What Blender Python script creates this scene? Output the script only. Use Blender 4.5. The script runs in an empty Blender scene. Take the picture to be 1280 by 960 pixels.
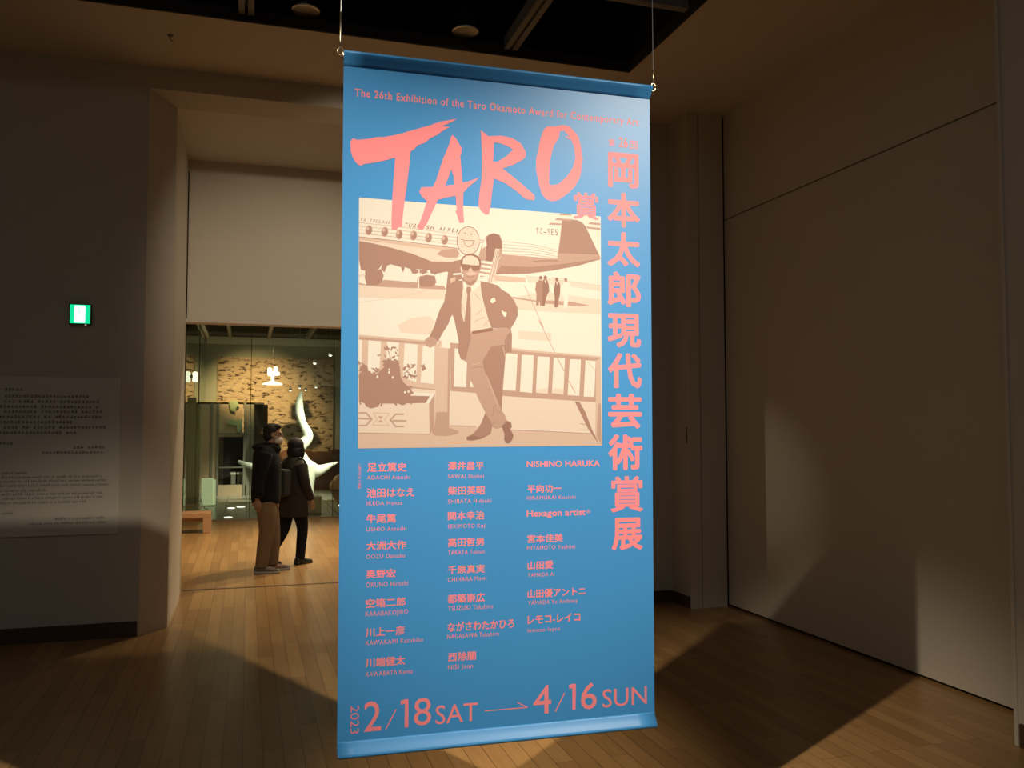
import bpy, bmesh, math, random
from mathutils import Vector, Matrix
from mathutils.geometry import tessellate_polygon
PI = math.pi
R = math.radians
S = bpy.context.scene
COL = S.collection
random.seed(7)

# ------------------------------------------------------------------ camera
FPX, CXP, CYP, CAMH = 1075.0, 640.0, 480.0, 1.6
YAW = math.atan2(330, FPX)
PIT = math.atan2(53, FPX)
FWD = Vector((math.sin(YAW)*math.cos(PIT), math.cos(YAW)*math.cos(PIT), math.sin(PIT)))
RIGHT = Vector((math.cos(YAW), -math.sin(YAW), 0))
UP = RIGHT.cross(FWD)
EYE = Vector((0, 0, CAMH))
cd = bpy.data.cameras.new('camera'); cam = bpy.data.objects.new('camera', cd); COL.objects.link(cam)
cd.sensor_fit = 'HORIZONTAL'; cd.sensor_width = 36.0; cd.lens = 36.0*FPX/1280.0
cd.clip_start = 0.05; cd.clip_end = 100
cam.matrix_world = Matrix(((RIGHT.x, UP.x, -FWD.x, EYE.x), (RIGHT.y, UP.y, -FWD.y, EYE.y), (RIGHT.z, UP.z, -FWD.z, EYE.z), (0, 0, 0, 1)))
S.camera = cam
vs = S.view_settings
vs.view_transform = 'Standard'; vs.look = 'None'; vs.gamma = 1; vs.use_curve_mapping = False
vs.exposure = 0.0

# ------------------------------------------------------------------ world and lights
wd = bpy.data.worlds.new('world'); S.world = wd; wd.use_nodes = True
wd.node_tree.nodes['Background'].inputs[0].default_value = (1, .85, .65, 1)
wd.node_tree.nodes['Background'].inputs[1].default_value = 0.004
LC = (1.0, .85, .64)
def spot(name, loc, aim, power, size_deg, blend, radius, color=LC):
    l = bpy.data.lights.new(name, 'SPOT'); l.energy = power; l.spot_size = R(size_deg); l.spot_blend = blend
    l.shadow_soft_size = radius; l.color = color
    o = bpy.data.objects.new(name, l); COL.objects.link(o); o.location = loc
    o.rotation_euler = (Vector(aim)-Vector(loc)).to_track_quat('-Z', 'Y').to_euler()
    return o
def area(name, loc, aim, power, sx, sy, color=LC):
    l = bpy.data.lights.new(name, 'AREA'); l.shape = 'RECTANGLE'; l.size = sx; l.size_y = sy; l.energy = power; l.color = color
    o = bpy.data.objects.new(name, l); COL.objects.link(o); o.location = loc
    o.rotation_euler = (Vector(aim)-Vector(loc)).to_track_quat('-Z', 'Y').to_euler()
    return o
spot('key_spotlight', (-1.76, 1.12, 4.73), (.70, 3.05, 1.72), 1300, 32, 1, .035)
spot('door_spotlight', (2.84, .10, 4.40), (.38, 4.70, .35), 1480, 39, 1, .04)
spot('side_spotlight', (-1.14, 10.08, 2.75), (4.12, 6.30, 1.15), 120, 13, 1, .03)
spot('lintel_spotlight', (1.9, 5.0, 4.38), (.3, 8.85, 2.35), 275, 56, 1, .05)
area('house_light', (-1.2, -.2, 5.35), (-1.2, -.2, 0), 34, 6, 5, (.90, .97, 1.0))  # added soft fill without a fixture, raises the room's ambient level
spot('stone_wall_spotlight', (-.2, 19.6, 3.85), (.20, 22.95, 1.8), 1150, 58, 1, .05, (1, .64, .30))
spot('sculpture_spotlight', (2.6, 16.6, 3.8), (1.15, 19.4, 1.0), 1900, 34, 1, .05, (1, .93, .75))
area('court_ceiling_light', (.6, 19.0, 3.80), (.6, 19.2, 0), 24, 2.6, 2.6, (.92, 1, .74))
spot('hall_spotlight', (2.6, 12.6, 4.0), (1.15, 11.6, 0), 780, 90, .9, .06, (1, .80, .50))
spot('hall_spotlight', (.2, 12.4, 4.0), (.2, 12.6, 0), 370, 110, 1, .06, (1, .80, .50))
spot('threshold_spotlight', (1.6, 10.3, 4.0), (1.0, 9.6, 0), 260, 110, 1, .06, (1, .82, .55))

# ------------------------------------------------------------------ pixel rays used as a measuring tape
def ray(x, y): return FWD + RIGHT*((x-CXP)/FPX) - UP*((y-CYP)/FPX)
def on_floor(x, y, z=0.0):
    d = ray(x, y); return EYE + d*((z-CAMH)/d.z)
def on_y(x, y, Y):
    d = ray(x, y); return EYE + d*(Y/d.y)
def on_x(x, y, X):
    d = ray(x, y); return EYE + d*(X/d.x)

# ------------------------------------------------------------------ materials
def lin1(c):
    c /= 255.0
    return c/12.92 if c <= .04045 else ((c+.055)/1.055)**2.4
def lin(r, g, b): return (lin1(r), lin1(g), lin1(b))
def alb(r, g, b, k=1.0, lc=(1.0, .85, .64)):
    """paint colour that reads as this sRGB value under the hall's warm lamps"""
    c = lin(r, g, b)
    return tuple(min(.95, k*c[i]/lc[i]) for i in range(3))
def nodes(name):
    m = bpy.data.materials.new(name); m.use_nodes = True
    nt = m.node_tree; return m, nt, nt.nodes['Principled BSDF']
def mat(name, rgb, rough=.6, metal=0, spec=.5, var=.06, scale=12, bump=0, emit=None, es=0):
    m, nt, b = nodes(name)
    n = nt.nodes.new('ShaderNodeTexNoise'); n.inputs['Scale'].default_value = scale; n.inputs['Detail'].default_value = 4
    tc = nt.nodes.new('ShaderNodeTexCoord'); nt.links.new(tc.outputs['Object'], n.inputs['Vector'])
    mx = nt.nodes.new('ShaderNodeMix'); mx.data_type = 'RGBA'
    mx.inputs['A'].default_value = tuple(c*(1-var) for c in rgb)+(1,)
    mx.inputs['B'].default_value = tuple(min(1, c*(1+var)) for c in rgb)+(1,)
    nt.links.new(n.outputs['Fac'], mx.inputs['Factor']); nt.links.new(mx.outputs['Result'], b.inputs['Base Color'])
    b.inputs['Roughness'].default_value = rough; b.inputs['Metallic'].default_value = metal
    b.inputs['Specular IOR Level'].default_value = spec
    if bump:
        bp = nt.nodes.new('ShaderNodeBump'); bp.inputs['Strength'].default_value = bump; bp.inputs['Distance'].default_value = .01
        nt.links.new(n.outputs['Fac'], bp.inputs['Height']); nt.links.new(bp.outputs['Normal'], b.inputs['Normal'])
    if emit:
        b.inputs['Emission Color'].default_value = tuple(emit)+(1,); b.inputs['Emission Strength'].default_value = es
    return m
def wood_floor():
    m, nt, b = nodes('oak_planks')
    tc = nt.nodes.new('ShaderNodeTexCoord'); mp = nt.nodes.new('ShaderNodeMapping'); mp.inputs['Rotation'].default_value = (0, 0, PI/2)
    nt.links.new(tc.outputs['Object'], mp.inputs['Vector'])
    br = nt.nodes.new('ShaderNodeTexBrick'); br.inputs['Scale'].default_value = 1; br.offset = .37; br.offset_frequency = 3
    br.inputs['Brick Width'].default_value = .9; br.inputs['Row Height'].default_value = .095; br.inputs['Mortar Size'].default_value = .0018
    br.inputs['Mortar Smooth'].default_value = .3; br.inputs['Bias'].default_value = 0
    br.inputs['Color1'].default_value = (.43, .25, .10, 1); br.inputs['Color2'].default_value = (.315, .17, .064, 1); br.inputs['Mortar'].default_value = (.09, .05, .022, 1)
    nt.links.new(mp.outputs['Vector'], br.inputs['Vector'])
    m2 = nt.nodes.new('ShaderNodeMapping'); m2.inputs['Scale'].default_value = (30, 1.6, 1); nt.links.new(tc.outputs['Object'], m2.inputs['Vector'])
    n = nt.nodes.new('ShaderNodeTexNoise'); n.inputs['Scale'].default_value = 1.5; n.inputs['Detail'].default_value = 6; nt.links.new(m2.outputs['Vector'], n.inputs['Vector'])
    rp = nt.nodes.new('ShaderNodeMapRange'); rp.inputs['To Min'].default_value = .75; rp.inputs['To Max'].default_value = 1.2; nt.links.new(n.outputs['Fac'], rp.inputs['Value'])
    mu = nt.nodes.new('ShaderNodeMix'); mu.data_type = 'RGBA'; mu.blend_type = 'MULTIPLY'; mu.inputs['Factor'].default_value = 1
    nt.links.new(br.outputs['Color'], mu.inputs['A']); nt.links.new(rp.outputs['Result'], mu.inputs['B']); nt.links.new(mu.outputs['Result'], b.inputs['Base Color'])
    b.inputs['Roughness'].default_value = .30; b.inputs['Specular IOR Level'].default_value = .4
    return m
def tile_floor():
    m, nt, b = nodes('dark_stone_tiles')
    tc = nt.nodes.new('ShaderNodeTexCoord')
    br = nt.nodes.new('ShaderNodeTexBrick'); br.inputs['Scale'].default_value = 1; br.offset = 0
    br.inputs['Brick Width'].default_value = .4; br.inputs['Row Height'].default_value = .4; br.inputs['Mortar Size'].default_value = .006
    br.inputs['Color1'].default_value = (.50, .50, .38, 1); br.inputs['Color2'].default_value = (.42, .42, .32, 1); br.inputs['Mortar'].default_value = (.05, .05, .04, 1)
    nt.links.new(tc.outputs['Object'], br.inputs['Vector']); nt.links.new(br.outputs['Color'], b.inputs['Base Color'])
    b.inputs['Roughness'].default_value = .25
    return m
def stone_wall():
    """rough courses of tan stone with long dark flakes"""
    m, nt, b = nodes('rough_tan_stone')
    tc = nt.nodes.new('ShaderNodeTexCoord')
    mp = nt.nodes.new('ShaderNodeMapping'); mp.inputs['Scale'].default_value = (4.6, 1, 11.5); nt.links.new(tc.outputs['Object'], mp.inputs['Vector'])
    n = nt.nodes.new('ShaderNodeTexNoise'); n.inputs['Scale'].default_value = 1.25; n.inputs['Detail'].default_value = 3; n.inputs['Distortion'].default_value = .8; nt.links.new(mp.outputs['Vector'], n.inputs['Vector'])
    rp = nt.nodes.new('ShaderNodeValToRGB'); rp.color_ramp.elements[0].position = .355; rp.color_ramp.elements[0].color = (.055, .032, .018, 1)
    rp.color_ramp.elements[1].position = .435; rp.color_ramp.elements[1].color = (.47, .36, .24, 1)
    e = rp.color_ramp.elements.new(.62); e.color = (.56, .44, .30, 1)
    nt.links.new(n.outputs['Fac'], rp.inputs['Fac']); nt.links.new(rp.outputs['Color'], b.inputs['Base Color'])
    bp = nt.nodes.new('ShaderNodeBump'); bp.inputs['Strength'].default_value = .7; bp.inputs['Distance'].default_value = .05
    nt.links.new(n.outputs['Fac'], bp.inputs['Height']); nt.links.new(bp.outputs['Normal'], b.inputs['Normal'])
    b.inputs['Roughness'].default_value = .9
    return m
def glass_mat(name, tint, base=.04, gain=1.0):
    m = bpy.data.materials.new(name); m.use_nodes = True; nt = m.node_tree; nt.nodes.clear()
    out = nt.nodes.new('ShaderNodeOutputMaterial'); t = nt.nodes.new('ShaderNodeBsdfTransparent'); g = nt.nodes.new('ShaderNodeBsdfGlossy')
    t.inputs['Color'].default_value = tint+(1,); g.inputs['Roughness'].default_value = .02; g.inputs['Color'].default_value = (.95, 1, .96, 1)
    fr = nt.nodes.new('ShaderNodeFresnel'); fr.inputs['IOR'].default_value = 1.5
    mx = nt.nodes.new('ShaderNodeMixShader'); nt.links.new(fr.outputs[0], mx.inputs[0]); nt.links.new(t.outputs[0], mx.inputs[1]); nt.links.new(g.outputs[0], mx.inputs[2]); nt.links.new(mx.outputs[0], out.inputs[0])
    return m
M = {}
M['wall'] = mat('painted_wall', (.62, .56, .465), .85, var=.03, scale=3)
M['wall_cool'] = mat('painted_wall_grey', (.58, .525, .44), .85, var=.03, scale=3)
M['ceil'] = mat('painted_ceiling', (.66, .58, .47), .9, var=.03, scale=3)
M['trim'] = mat('painted_trim', (.60, .54, .45), .55, var=.02)
M['black'] = mat('black_ceiling_void', (.006, .006, .007), .9)
M['beam'] = mat('dark_grey_steel_beam', (.22, .21, .195), .6, var=.1)
M['base'] = mat('dark_brown_baseboard', (.085, .045, .026), .45, var=.15)
M['gap'] = mat('shadow_gap_backing', (.01, .008, .006), .95)
M['floor'] = wood_floor(); M['tile'] = tile_floor(); M['stone'] = stone_wall()
M['glass'] = glass_mat('clear_glass', (.90, .95, .90))
M['teal'] = mat('teal_frosted_glass', (.40, .52, .46), .15, var=.12, scale=4)
M['seal'] = mat('dark_glass_joint', (.02, .02, .018), .5)
M['steel'] = mat('brushed_steel', (.55, .53, .50), .35, metal=1, var=.08)
M['brass'] = mat('brass_crimp', (.80, .62, .38), .3, metal=1)
M['court'] = mat('grey_green_court_wall', (.40, .42, .33), .85, var=.04)
M['cove'] = mat('pale_cove_plaster', (.78, .80, .68), .8, var=.02)
M['bench'] = mat('honey_oak_bench', (.50, .29, .15), .45, var=.14, scale=6)
M['white'] = mat('white_glazed_resin', (.86, .88, .74), .35, var=.02)
M['greyblock'] = mat('grey_green_stone_block', (.34, .36, .28), .7, var=.08)
M['terra'] = mat('orange_terracotta', (.62, .30, .16), .75, var=.25, scale=6, bump=.3)
M['darkterra'] = mat('dark_red_stone', (.16, .07, .04), .7, var=.3, scale=5)
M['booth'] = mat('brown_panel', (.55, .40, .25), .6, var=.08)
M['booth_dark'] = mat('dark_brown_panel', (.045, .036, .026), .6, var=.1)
M['booth_frame'] = mat('grey_green_frame', (.22, .21, .16), .5)
M['recess'] = mat('black_recess', (.02, .015, .012), .8)
M['palegreen'] = mat('pale_green_paper', (.42, .50, .28), .7)  # colour of the green reflections in the glass
M['lampwhite'] = mat('lit_lens', (1, 1, 1), .4, emit=(1, .96, .80), es=3.2)
M['lampsoft'] = mat('lit_frosted_lens', (1, 1, 1), .4, emit=(1, .90, .70), es=1.6)  # glow of the shapes built for glass reflections
M['lightbox'] = mat('lit_white_acrylic', (.8, .85, .6), .5, emit=(.78, .86, .48), es=.40)
M['downglass'] = mat('dim_lens', (.45, .42, .38), .12, spec=.9, emit=(1, .92, .78), es=.10)  # weak emission paints the glint on an unlit lens
M['panel'] = mat('white_notice_board', (.70, .66, .58), .7, var=.02)
M['ink'] = mat('black_print', (.03, .028, .025), .8)
M['exit_green'] = mat('lit_green_acrylic', (.02, .5, .25), .4, emit=(.004, .62, .26), es=1.25)
M['exit_white'] = mat('lit_white_panel', (.9, 1, .95), .4, emit=(.82, 1, .95), es=2.2)
M['exit_figure'] = mat('lit_green_figure', (.1, .6, .35), .4, emit=(.25, .72, .48), es=1.0)
M['exit_body'] = mat('grey_green_sign_housing', (.10, .13, .10), .5)
M['indicator'] = mat('indicator_lamp', (.5, .3, .2), .4, emit=(.75, .5, .38), es=.6)
M['blue'] = mat('blue_banner_fabric', alb(80, 163, 212, .47), .42, spec=.35, var=.015, scale=40)
M['pink'] = mat('salmon_print', alb(255, 136, 129, .64), .55, spec=.3, var=.01)
TONES = [(255, 233, 199), (249, 215, 180), (234, 191, 155), (209, 161, 130), (187, 136, 109), (170, 118, 93)]
for i, t in enumerate(TONES): M['tone%d' % i] = mat('sepia_print_%s' % 'abcdef'[i], alb(*t, .50), .55, spec=.3, var=.02, scale=60)
M['jacket'] = mat('black_jacket_cloth', (.006, .006, .008), .9, spec=.2)
M['khaki'] = mat('khaki_cotton', (.17, .115, .068), .9, spec=.2, var=.12)
M['coat'] = mat('charcoal_wool', (.035, .029, .025), .95, spec=.2, var=.15)
M['blackcloth'] = mat('black_cotton', (.010, .010, .012), .95, spec=.2)
M['pack'] = mat('dark_backpack_nylon', (.022, .020, .019), .7)
M['skin'] = mat('skin', (.25, .145, .10), .6, var=.05)
M['hair'] = mat('black_hair', (.010, .009, .009), .7, spec=.3, var=.2, scale=40)
M['mask'] = mat('pale_mask_cloth', (.55, .50, .46), .9)
M['shoe'] = mat('grey_trainer', (.12, .10, .085), .8)
M['sole'] = mat('trainer_sole', (.28, .25, .21), .8)
M['blackshoe'] = mat('black_leather', (.012, .011, .011), .5)
M['eye'] = mat('dark_eye', (.02, .015, .012), .2)
M['silver'] = mat('silver_badge', (.8, .8, .78), .3, metal=1)

# ------------------------------------------------------------------ mesh helpers
def tag(o, label=None, cat=None, group=None, kind=None):
    if label: o['label'] = label
    if cat: o['category'] = cat
    if group: o['group'] = group
    if kind: o['kind'] = kind
    return o
def empty(name, loc=(0, 0, 0), rz=0):
    o = bpy.data.objects.new(name, None); COL.objects.link(o); o.location = loc; o.rotation_euler = (0, 0, rz)
    o.empty_display_size = .1
    return o
def link(name, me, parent=None):
    o = bpy.data.objects.new(name, me); COL.objects.link(o)
    if parent: o.parent = parent
    return o
def obj(name, bm, m, parent=None, smooth=False, loc=None):
    me = bpy.data.meshes.new(name); bm.normal_update(); bm.to_mesh(me); bm.free()
    for mm in (m if isinstance(m, (list, tuple)) else [m]): me.materials.append(mm)
    if smooth:
        for p in me.polygons: p.use_smooth = True
    o = link(name, me, parent)
    if loc is not None: o.location = loc
    return o
def nb(): return bmesh.new()
def box(bm, x0, x1, y0, y1, z0, z1, bev=0):
    r = bmesh.ops.create_cube(bm, size=1)
    for v in r['verts']: v.co = Vector((x0+(v.co.x+.5)*(x1-x0), y0+(v.co.y+.5)*(y1-y0), z0+(v.co.z+.5)*(z1-z0)))
    if bev:
        es = list({e for v in r['verts'] for e in v.link_edges})
        bmesh.ops.bevel(bm, geom=es, offset=bev, segments=2, affect='EDGES', profile=.5)
    return bm
def frame_of(d):
    d = d.normalized(); a = Vector((0, 0, 1)) if abs(d.z) < .9 else Vector((1, 0, 0))
    x = d.cross(a).normalized(); return x, x.cross(d).normalized()
def rings_mesh(bm, rings, caps=True):
    vr = [[bm.verts.new(p) for p in r] for r in rings]
    n = len(vr[0])
    for a, b in zip(vr, vr[1:]):
        for i in range(n):
            bm.faces.new((a[i], a[(i+1) % n], b[(i+1) % n], b[i]))
    if caps:
        bm.faces.new(list(reversed(vr[0]))); bm.faces.new(vr[-1])
    return bm
def tube(bm, pts, rad, n=12, flat=1.0):
    pts = [Vector(p) for p in pts]
    rr = rad if isinstance(rad, (list, tuple)) else [rad]*len(pts)
    rings = []; px = None
    for i, p in enumerate(pts):
        d = (pts[min(i+1, len(pts)-1)]-pts[max(i-1, 0)])
        if px is None: x, y = frame_of(d)
        else:
            dn = d.normalized(); x = (px-dn*px.dot(dn)).normalized(); y = x.cross(dn).normalized()
        px = x
        rings.append([p+x*(math.cos(2*PI*k/n)*rr[i])+y*(math.sin(2*PI*k/n)*rr[i]*flat) for k in range(n)])
    return rings_mesh(bm, rings)
def spine(pts, rad, n=24):
    """Catmull-Rom resampling of a path with radii"""
    P = [Vector(p) for p in pts]; out = []; ro = []
    m = len(P)-1
    for i in range(n+1):
        t = i/n*m; k = min(int(t), m-1); f = t-k
        a, b, c, d = P[max(k-1, 0)], P[k], P[k+1], P[min(k+2, m)]
        out.append(.5*((2*b)+(c-a)*f+(2*a-5*b+4*c-d)*f*f+(3*b-a-3*c+d)*f**3))
        ro.append(rad[k]*(1-f)+rad[k+1]*f)
    return out, ro
def ellipsoid(bm, c, r, rot=None, u=20, v=14):
    r2 = bmesh.ops.create_uvsphere(bm, u_segments=u, v_segments=v, radius=1)
    for w in r2['verts']:
        p = Vector((w.co.x*r[0], w.co.y*r[1], w.co.z*r[2]))
        if rot: p = rot @ p
        w.co = p+Vector(c)
    return bm
def loft(bm, rings, n=24):
    """horizontal elliptical rings (x, y, z, rx, ry)"""
    return rings_mesh(bm, [[Vector((x+math.cos(2*PI*k/n)*rx, y+math.sin(2*PI*k/n)*ry, z)) for k in range(n)] for x, y, z, rx, ry in rings])
def lathe(bm, prof, c=(0, 0, 0), n=32):
    return rings_mesh(bm, [[Vector((c[0]+math.cos(2*PI*k/n)*r, c[1]+math.sin(2*PI*k/n)*r, c[2]+z)) for k in range(n)] for r, z in prof])
def remeshed(name, bm, m, parent, voxel=.01, smooth_it=4):
    """merge overlapping volumes into one continuous skin"""
    me = bpy.data.meshes.new(name); bm.to_mesh(me); bm.free()
    t = bpy.data.objects.new('t', me); COL.objects.link(t)
    md = t.modifiers.new('r', 'REMESH'); md.mode = 'VOXEL'; md.voxel_size = voxel
    ms = t.modifiers.new('s', 'SMOOTH'); ms.factor = .5; ms.iterations = smooth_it
    dg = bpy.context.evaluated_depsgraph_get(); dg.update()
    out = bpy.data.meshes.new_from_object(t.evaluated_get(dg))
    bpy.data.objects.remove(t); bpy.data.meshes.remove(me)
    out.name = name; out.materials.clear(); out.materials.append(m)
    for p in out.polygons: p.use_smooth = True
    return link(name, out, parent)
def struct(name, bm, m, label, cat, smooth=False):
    return tag(obj(name, bm, m, None, smooth), label, cat, None, 'structure')

# ------------------------------------------------------------------ room shell
CZ = 4.44
WX, WY = 4.12, 7.20
b = nb(); box(b, -6, 6, -4, 15.5, -.1, 0)
struct('floor', b, M['floor'], 'honey oak plank floor of the dim hall running through the doorway', 'floor')
b = nb()
rx0, rx1, ry0, ry1 = -5.4, 2.868, -3.4, 6.155
for q in ((rx1, 6, -4, 7.2), (-6, rx0, -4, 7.2), (rx0, rx1, ry1, 7.2), (rx0, rx1, -4, ry0)): box(b, q[0], q[1], q[2], q[3], CZ, CZ+.06)
struct('ceiling', b, M['ceil'], 'plain painted ceiling border around the black recess', 'ceiling')
b = nb()
box(b, rx0, rx1, ry0, ry1+.9, 5.6, 5.65); box(b, rx0-.05, rx0, ry0, ry1+.9, CZ+.06, 5.65); box(b, rx1, rx1+.05, ry0, ry1+.9, CZ+.06, 5.65)
box(b, rx0, rx1, ry1+.85, ry1+.9, CZ+.06, 5.65); box(b, rx0, rx1, ry0-.05, ry0, CZ+.06, 5.65)
struct('ceiling_recess', b, M['black'], 'black open void above the ceiling border', 'ceiling')
b = nb()
box(b, rx0, rx1, ry1-.02, ry1, CZ-.025, CZ+.06); box(b, rx1-.02, rx1, ry0, ry1, CZ-.025, CZ+.06)
struct('trim_1', b, M['recess'], 'thin dark lip along the edge of the black ceiling void', 'trim')
bz = 4.46
for i, x in enumerate((-1.97, -.050, 1.87)):
    b = nb(); w = .052
    box(b, x-w, x-w*.2, ry0, ry1-.021, bz, bz+.10); box(b, x+w*.2, x+w, ry0, ry1-.021, bz, bz+.10); box(b, x-w*.2, x+w*.2, ry0, ry1-.021, bz+.05, bz+.07)
    struct('ceiling_beam', b, M['beam'], ('dim grey double beam in the ceiling void nearest the left wall', 'dim grey double beam in the black ceiling void left of the hanging wire', 'dim grey double beam in the black ceiling void above the banner middle')[i], 'beam')
b = nb(); box(b, 1.925, rx1-.021, 5.15, 5.21, bz, bz+.1)
struct('ceiling_beam', b, M['beam'], 'dim cross beam in the ceiling void right of the banner wires', 'beam')
# unlit downlights in the void; lens emission stands in for their glint
for (px, py, lab) in ((382, 14, 'dim round downlight in the black ceiling void, left of the banner wire'), (582, 40, 'dim round downlight in the black ceiling void above the banner heading')):
    p = on_floor(px, py, 4.50)
    t = tag(empty('downlight', (p.x, p.y, 4.50)), lab, 'downlight', 'dim ceiling downlights')
    b = nb(); lathe(b, [(.055, .03), (.085, .0), (.10, .0), (.102, .01), (.085, .10), (.07, .16), (.01, .16)]); obj('housing', b, M['black'], t, True)
    b = nb(); lathe(b, [(.082, .0), (.098, -.003), (.104, .004), (.100, .012), (.083, .010)]); obj('rim', b, M['steel'], t, True)
    b = nb(); lathe(b, [(.002, .012), (.03, .014), (.058, .024), (.078, .012), (.078, .02), (.002, .03)]); obj('lens', b, M['downglass'], t, True)
# tiny ceiling hook
p = on_floor(213, 44, CZ); t = tag(empty('ceiling_hook', (p.x, p.y, CZ)), 'tiny dark hook in the ceiling border above the doorway', 'hook')
b = nb(); lathe(b, [(.001, 0), (.022, 0), (.020, -.008), (.005, -.012), (.001, -.012)]); obj('plate', b, M['beam'], t, True)
b = nb(); pts, rr = spine([(0, 0, -.01), (0, 0, -.03), (.012, 0, -.042), (.020, 0, -.03)], [.004]*4, 10); tube(b, pts, rr, 8); obj('hook_wire', b, M['beam'], t, True)

# back wall with tall portal
JX0, JX1, JY, PY, PZ = -.59, 2.62, 7.43, 8.85, 4.205
OX0, OX1, OZ = JX0-.185, JX1+.185, 4.265
b = nb()
box(b, -6, OX0, WY, 7.9, 0, CZ); box(b, OX1, WX+.3, WY, 7.9, 0, CZ); box(b, OX0, OX1, WY, 7.9, OZ, CZ+.1)
struct('wall_back', b, M['wall_cool'], 'dim white end wall pierced by the tall doorway behind the banner', 'wall')
b = nb()   # splayed casing + jambs + soffit
def poly_extrude_z(bm, pts, z0, z1):
    lo = [bm.verts.new((x, y, z0)) for x, y in pts]; hi = [bm.verts.new((x, y, z1)) for x, y in pts]
    n = len(pts); bm.faces.new(list(reversed(lo))); bm.faces.new(hi)
    for i in range(n): bm.faces.new((lo[i], lo[(i+1) % n], hi[(i+1) % n], hi[i]))
poly_extrude_z(b, [(OX0, WY), (JX0, JY), (JX0, PY+.02), (JX0-.16, PY+.02), (OX0-.0, 7.9)], 0, OZ)
poly_extrude_z(b, [(OX1, WY), (OX1, 7.9), (JX1+.16, PY+.02), (JX1, PY+.02), (JX1, JY)], 0, OZ)
# soffit wedge
for f in ([(OX0, WY, OZ), (OX1, WY, OZ), (JX1, JY, PZ), (JX0, JY, PZ)], [(JX0, JY, PZ), (JX1, JY, PZ), (JX1, PY, PZ), (JX0, PY, PZ)],
          [(OX0, WY, OZ), (OX0, PY, OZ), (OX1, PY, OZ), (OX1, WY, OZ)], [(JX0, PY, PZ), (JX1, PY, PZ), (OX1, PY, OZ), (OX0, PY, OZ)]):
    b.faces.new([b.verts.new(p) for p in f])
bmesh.ops.recalc_face_normals(b, faces=b.faces)
struct('trim_2', b, M['trim'], 'tall pale splayed doorway casing with deep jambs and soffit', 'doorway')
LZ = 2.645
b = nb(); box(b, JX0-.16, JX1+.16, PY, PY+.16, LZ, OZ+.2)
struct('wall_lintel', b, M['wall'], 'pale hanging wall panel filling the upper part of the doorway', 'wall')
b = nb(); box(b, JX0, JX1, PY-.012, PY+.17, LZ-.035, LZ); box(b, JX0, JX0+.010, PY-.008, PY, LZ, PZ-.01)
struct('trim_3', b, M['trim'], 'thin pale edging along the bottom of the hanging wall panel', 'trim')
b = nb(); box(b, JX0+.003, JX0+.012, PY-.012, PY-.001, LZ, PZ-.12)
struct('trim_4', b, M['gap'], 'narrow dark joint between the hanging panel and the left jamb', 'trim')
b = nb(); box(b, JX0, JX1, 9.02, 9.06, 0, .003)
struct('trim_5', b, M['base'], 'thin threshold strip across the floor of the doorway', 'trim')
# baseboards
b = nb(); box(b, -6, OX0-.012, WY-.015, WY, 0, .115); struct('baseboard_left', b, M['base'], 'dark brown baseboard on the end wall left of the doorway', 'baseboard')
b = nb(); box(b, OX1+.01, 3.745, WY-.015, WY, 0, .10); box(b, 3.735, 3.75, 6.86, WY, 0, .10)
struct('baseboard_back', b, M['base'], 'dark brown baseboard in the corner right of the banner', 'baseboard')
# pilaster right of the banner
b = nb(); box(b, 3.75, 3.853, 6.84, WY, 0, CZ); box(b, 3.864, 4.108, 6.84, WY, 0, CZ); box(b, 3.853, 3.864, 6.852, WY, 0, CZ)
struct('wall_pilaster', b, M['wall'], 'narrow pale pilaster with a fine vertical groove beside the right wall', 'pilaster')
# right wall: two movable panels with shadow gaps
b = nb(); box(b, WX, WX+.10, .3, 6.835, .022, 3.468)
struct('wall_right', b, M['wall'], 'large lower panel of the right wall catching the banner shadow', 'wall')
b = nb(); box(b, WX, WX+.10, .3, 6.835, 3.480, CZ)
struct('wall_right_upper', b, M['wall'], 'upper panel of the right wall above the thin dark seam', 'wall')
b = nb(); box(b, WX+.03, WX+.3, -4, 7.2, 0, CZ+.1); struct('wall_right_backing', b, M['gap'], 'dark backing seen in the seams of the right wall', 'wall')
b = nb(); box(b, 3.722, 4.3, .2, 3.47, 0, CZ+.02); struct('wall_pier', b, M['wall_cool'], 'pale pier projecting at the right edge of the view', 'pier')
b = nb(); box(b, 3.706, 3.722, .2, 3.44, 0, .115); struct('baseboard_right', b, M['base'], 'dark brown baseboard along the right pier', 'baseboard')
b = nb(); box(b, 3.714, 3.726, 3.455, 3.476, 0, CZ); struct('trim_6', b, M['trim'], 'thin corner bead on the edge of the right pier', 'trim')
# rest of the hall, behind and beside the viewer
b = nb(); box(b, -6.1, -6, -4, 7.9, 0, 5.7); struct('wall_left', b, M['wall'], 'white side wall beyond the left edge of the view', 'wall')
b = nb(); box(b, -6, 6, -4.1, -4, 0, 5.7); struct('wall_front', b, M['wall'], 'white wall behind the viewer', 'wall')
b = nb(); box(b, 3.722, 6, -4, .2, 0, CZ+.02); struct('wall_front_right', b, M['wall'], 'white wall beside the viewer on the right', 'wall')
# small pull plate on the pilaster flank
p = on_x(858.5, 544, 3.75); t = tag(empty('pull_plate', (3.75, p.y, p.z)), 'small dark pull plate on the side of the pilaster', 'handle')
b = nb(); box(b, -.006, 0, -.012, .012, -.07, .07, .003); obj('plate', b, M['beam'], t)
b = nb(); box(b, -.009, -.004, -.006, .006, -.045, .045, .002); obj('recess_slot', b, M['recess'], t)

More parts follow.
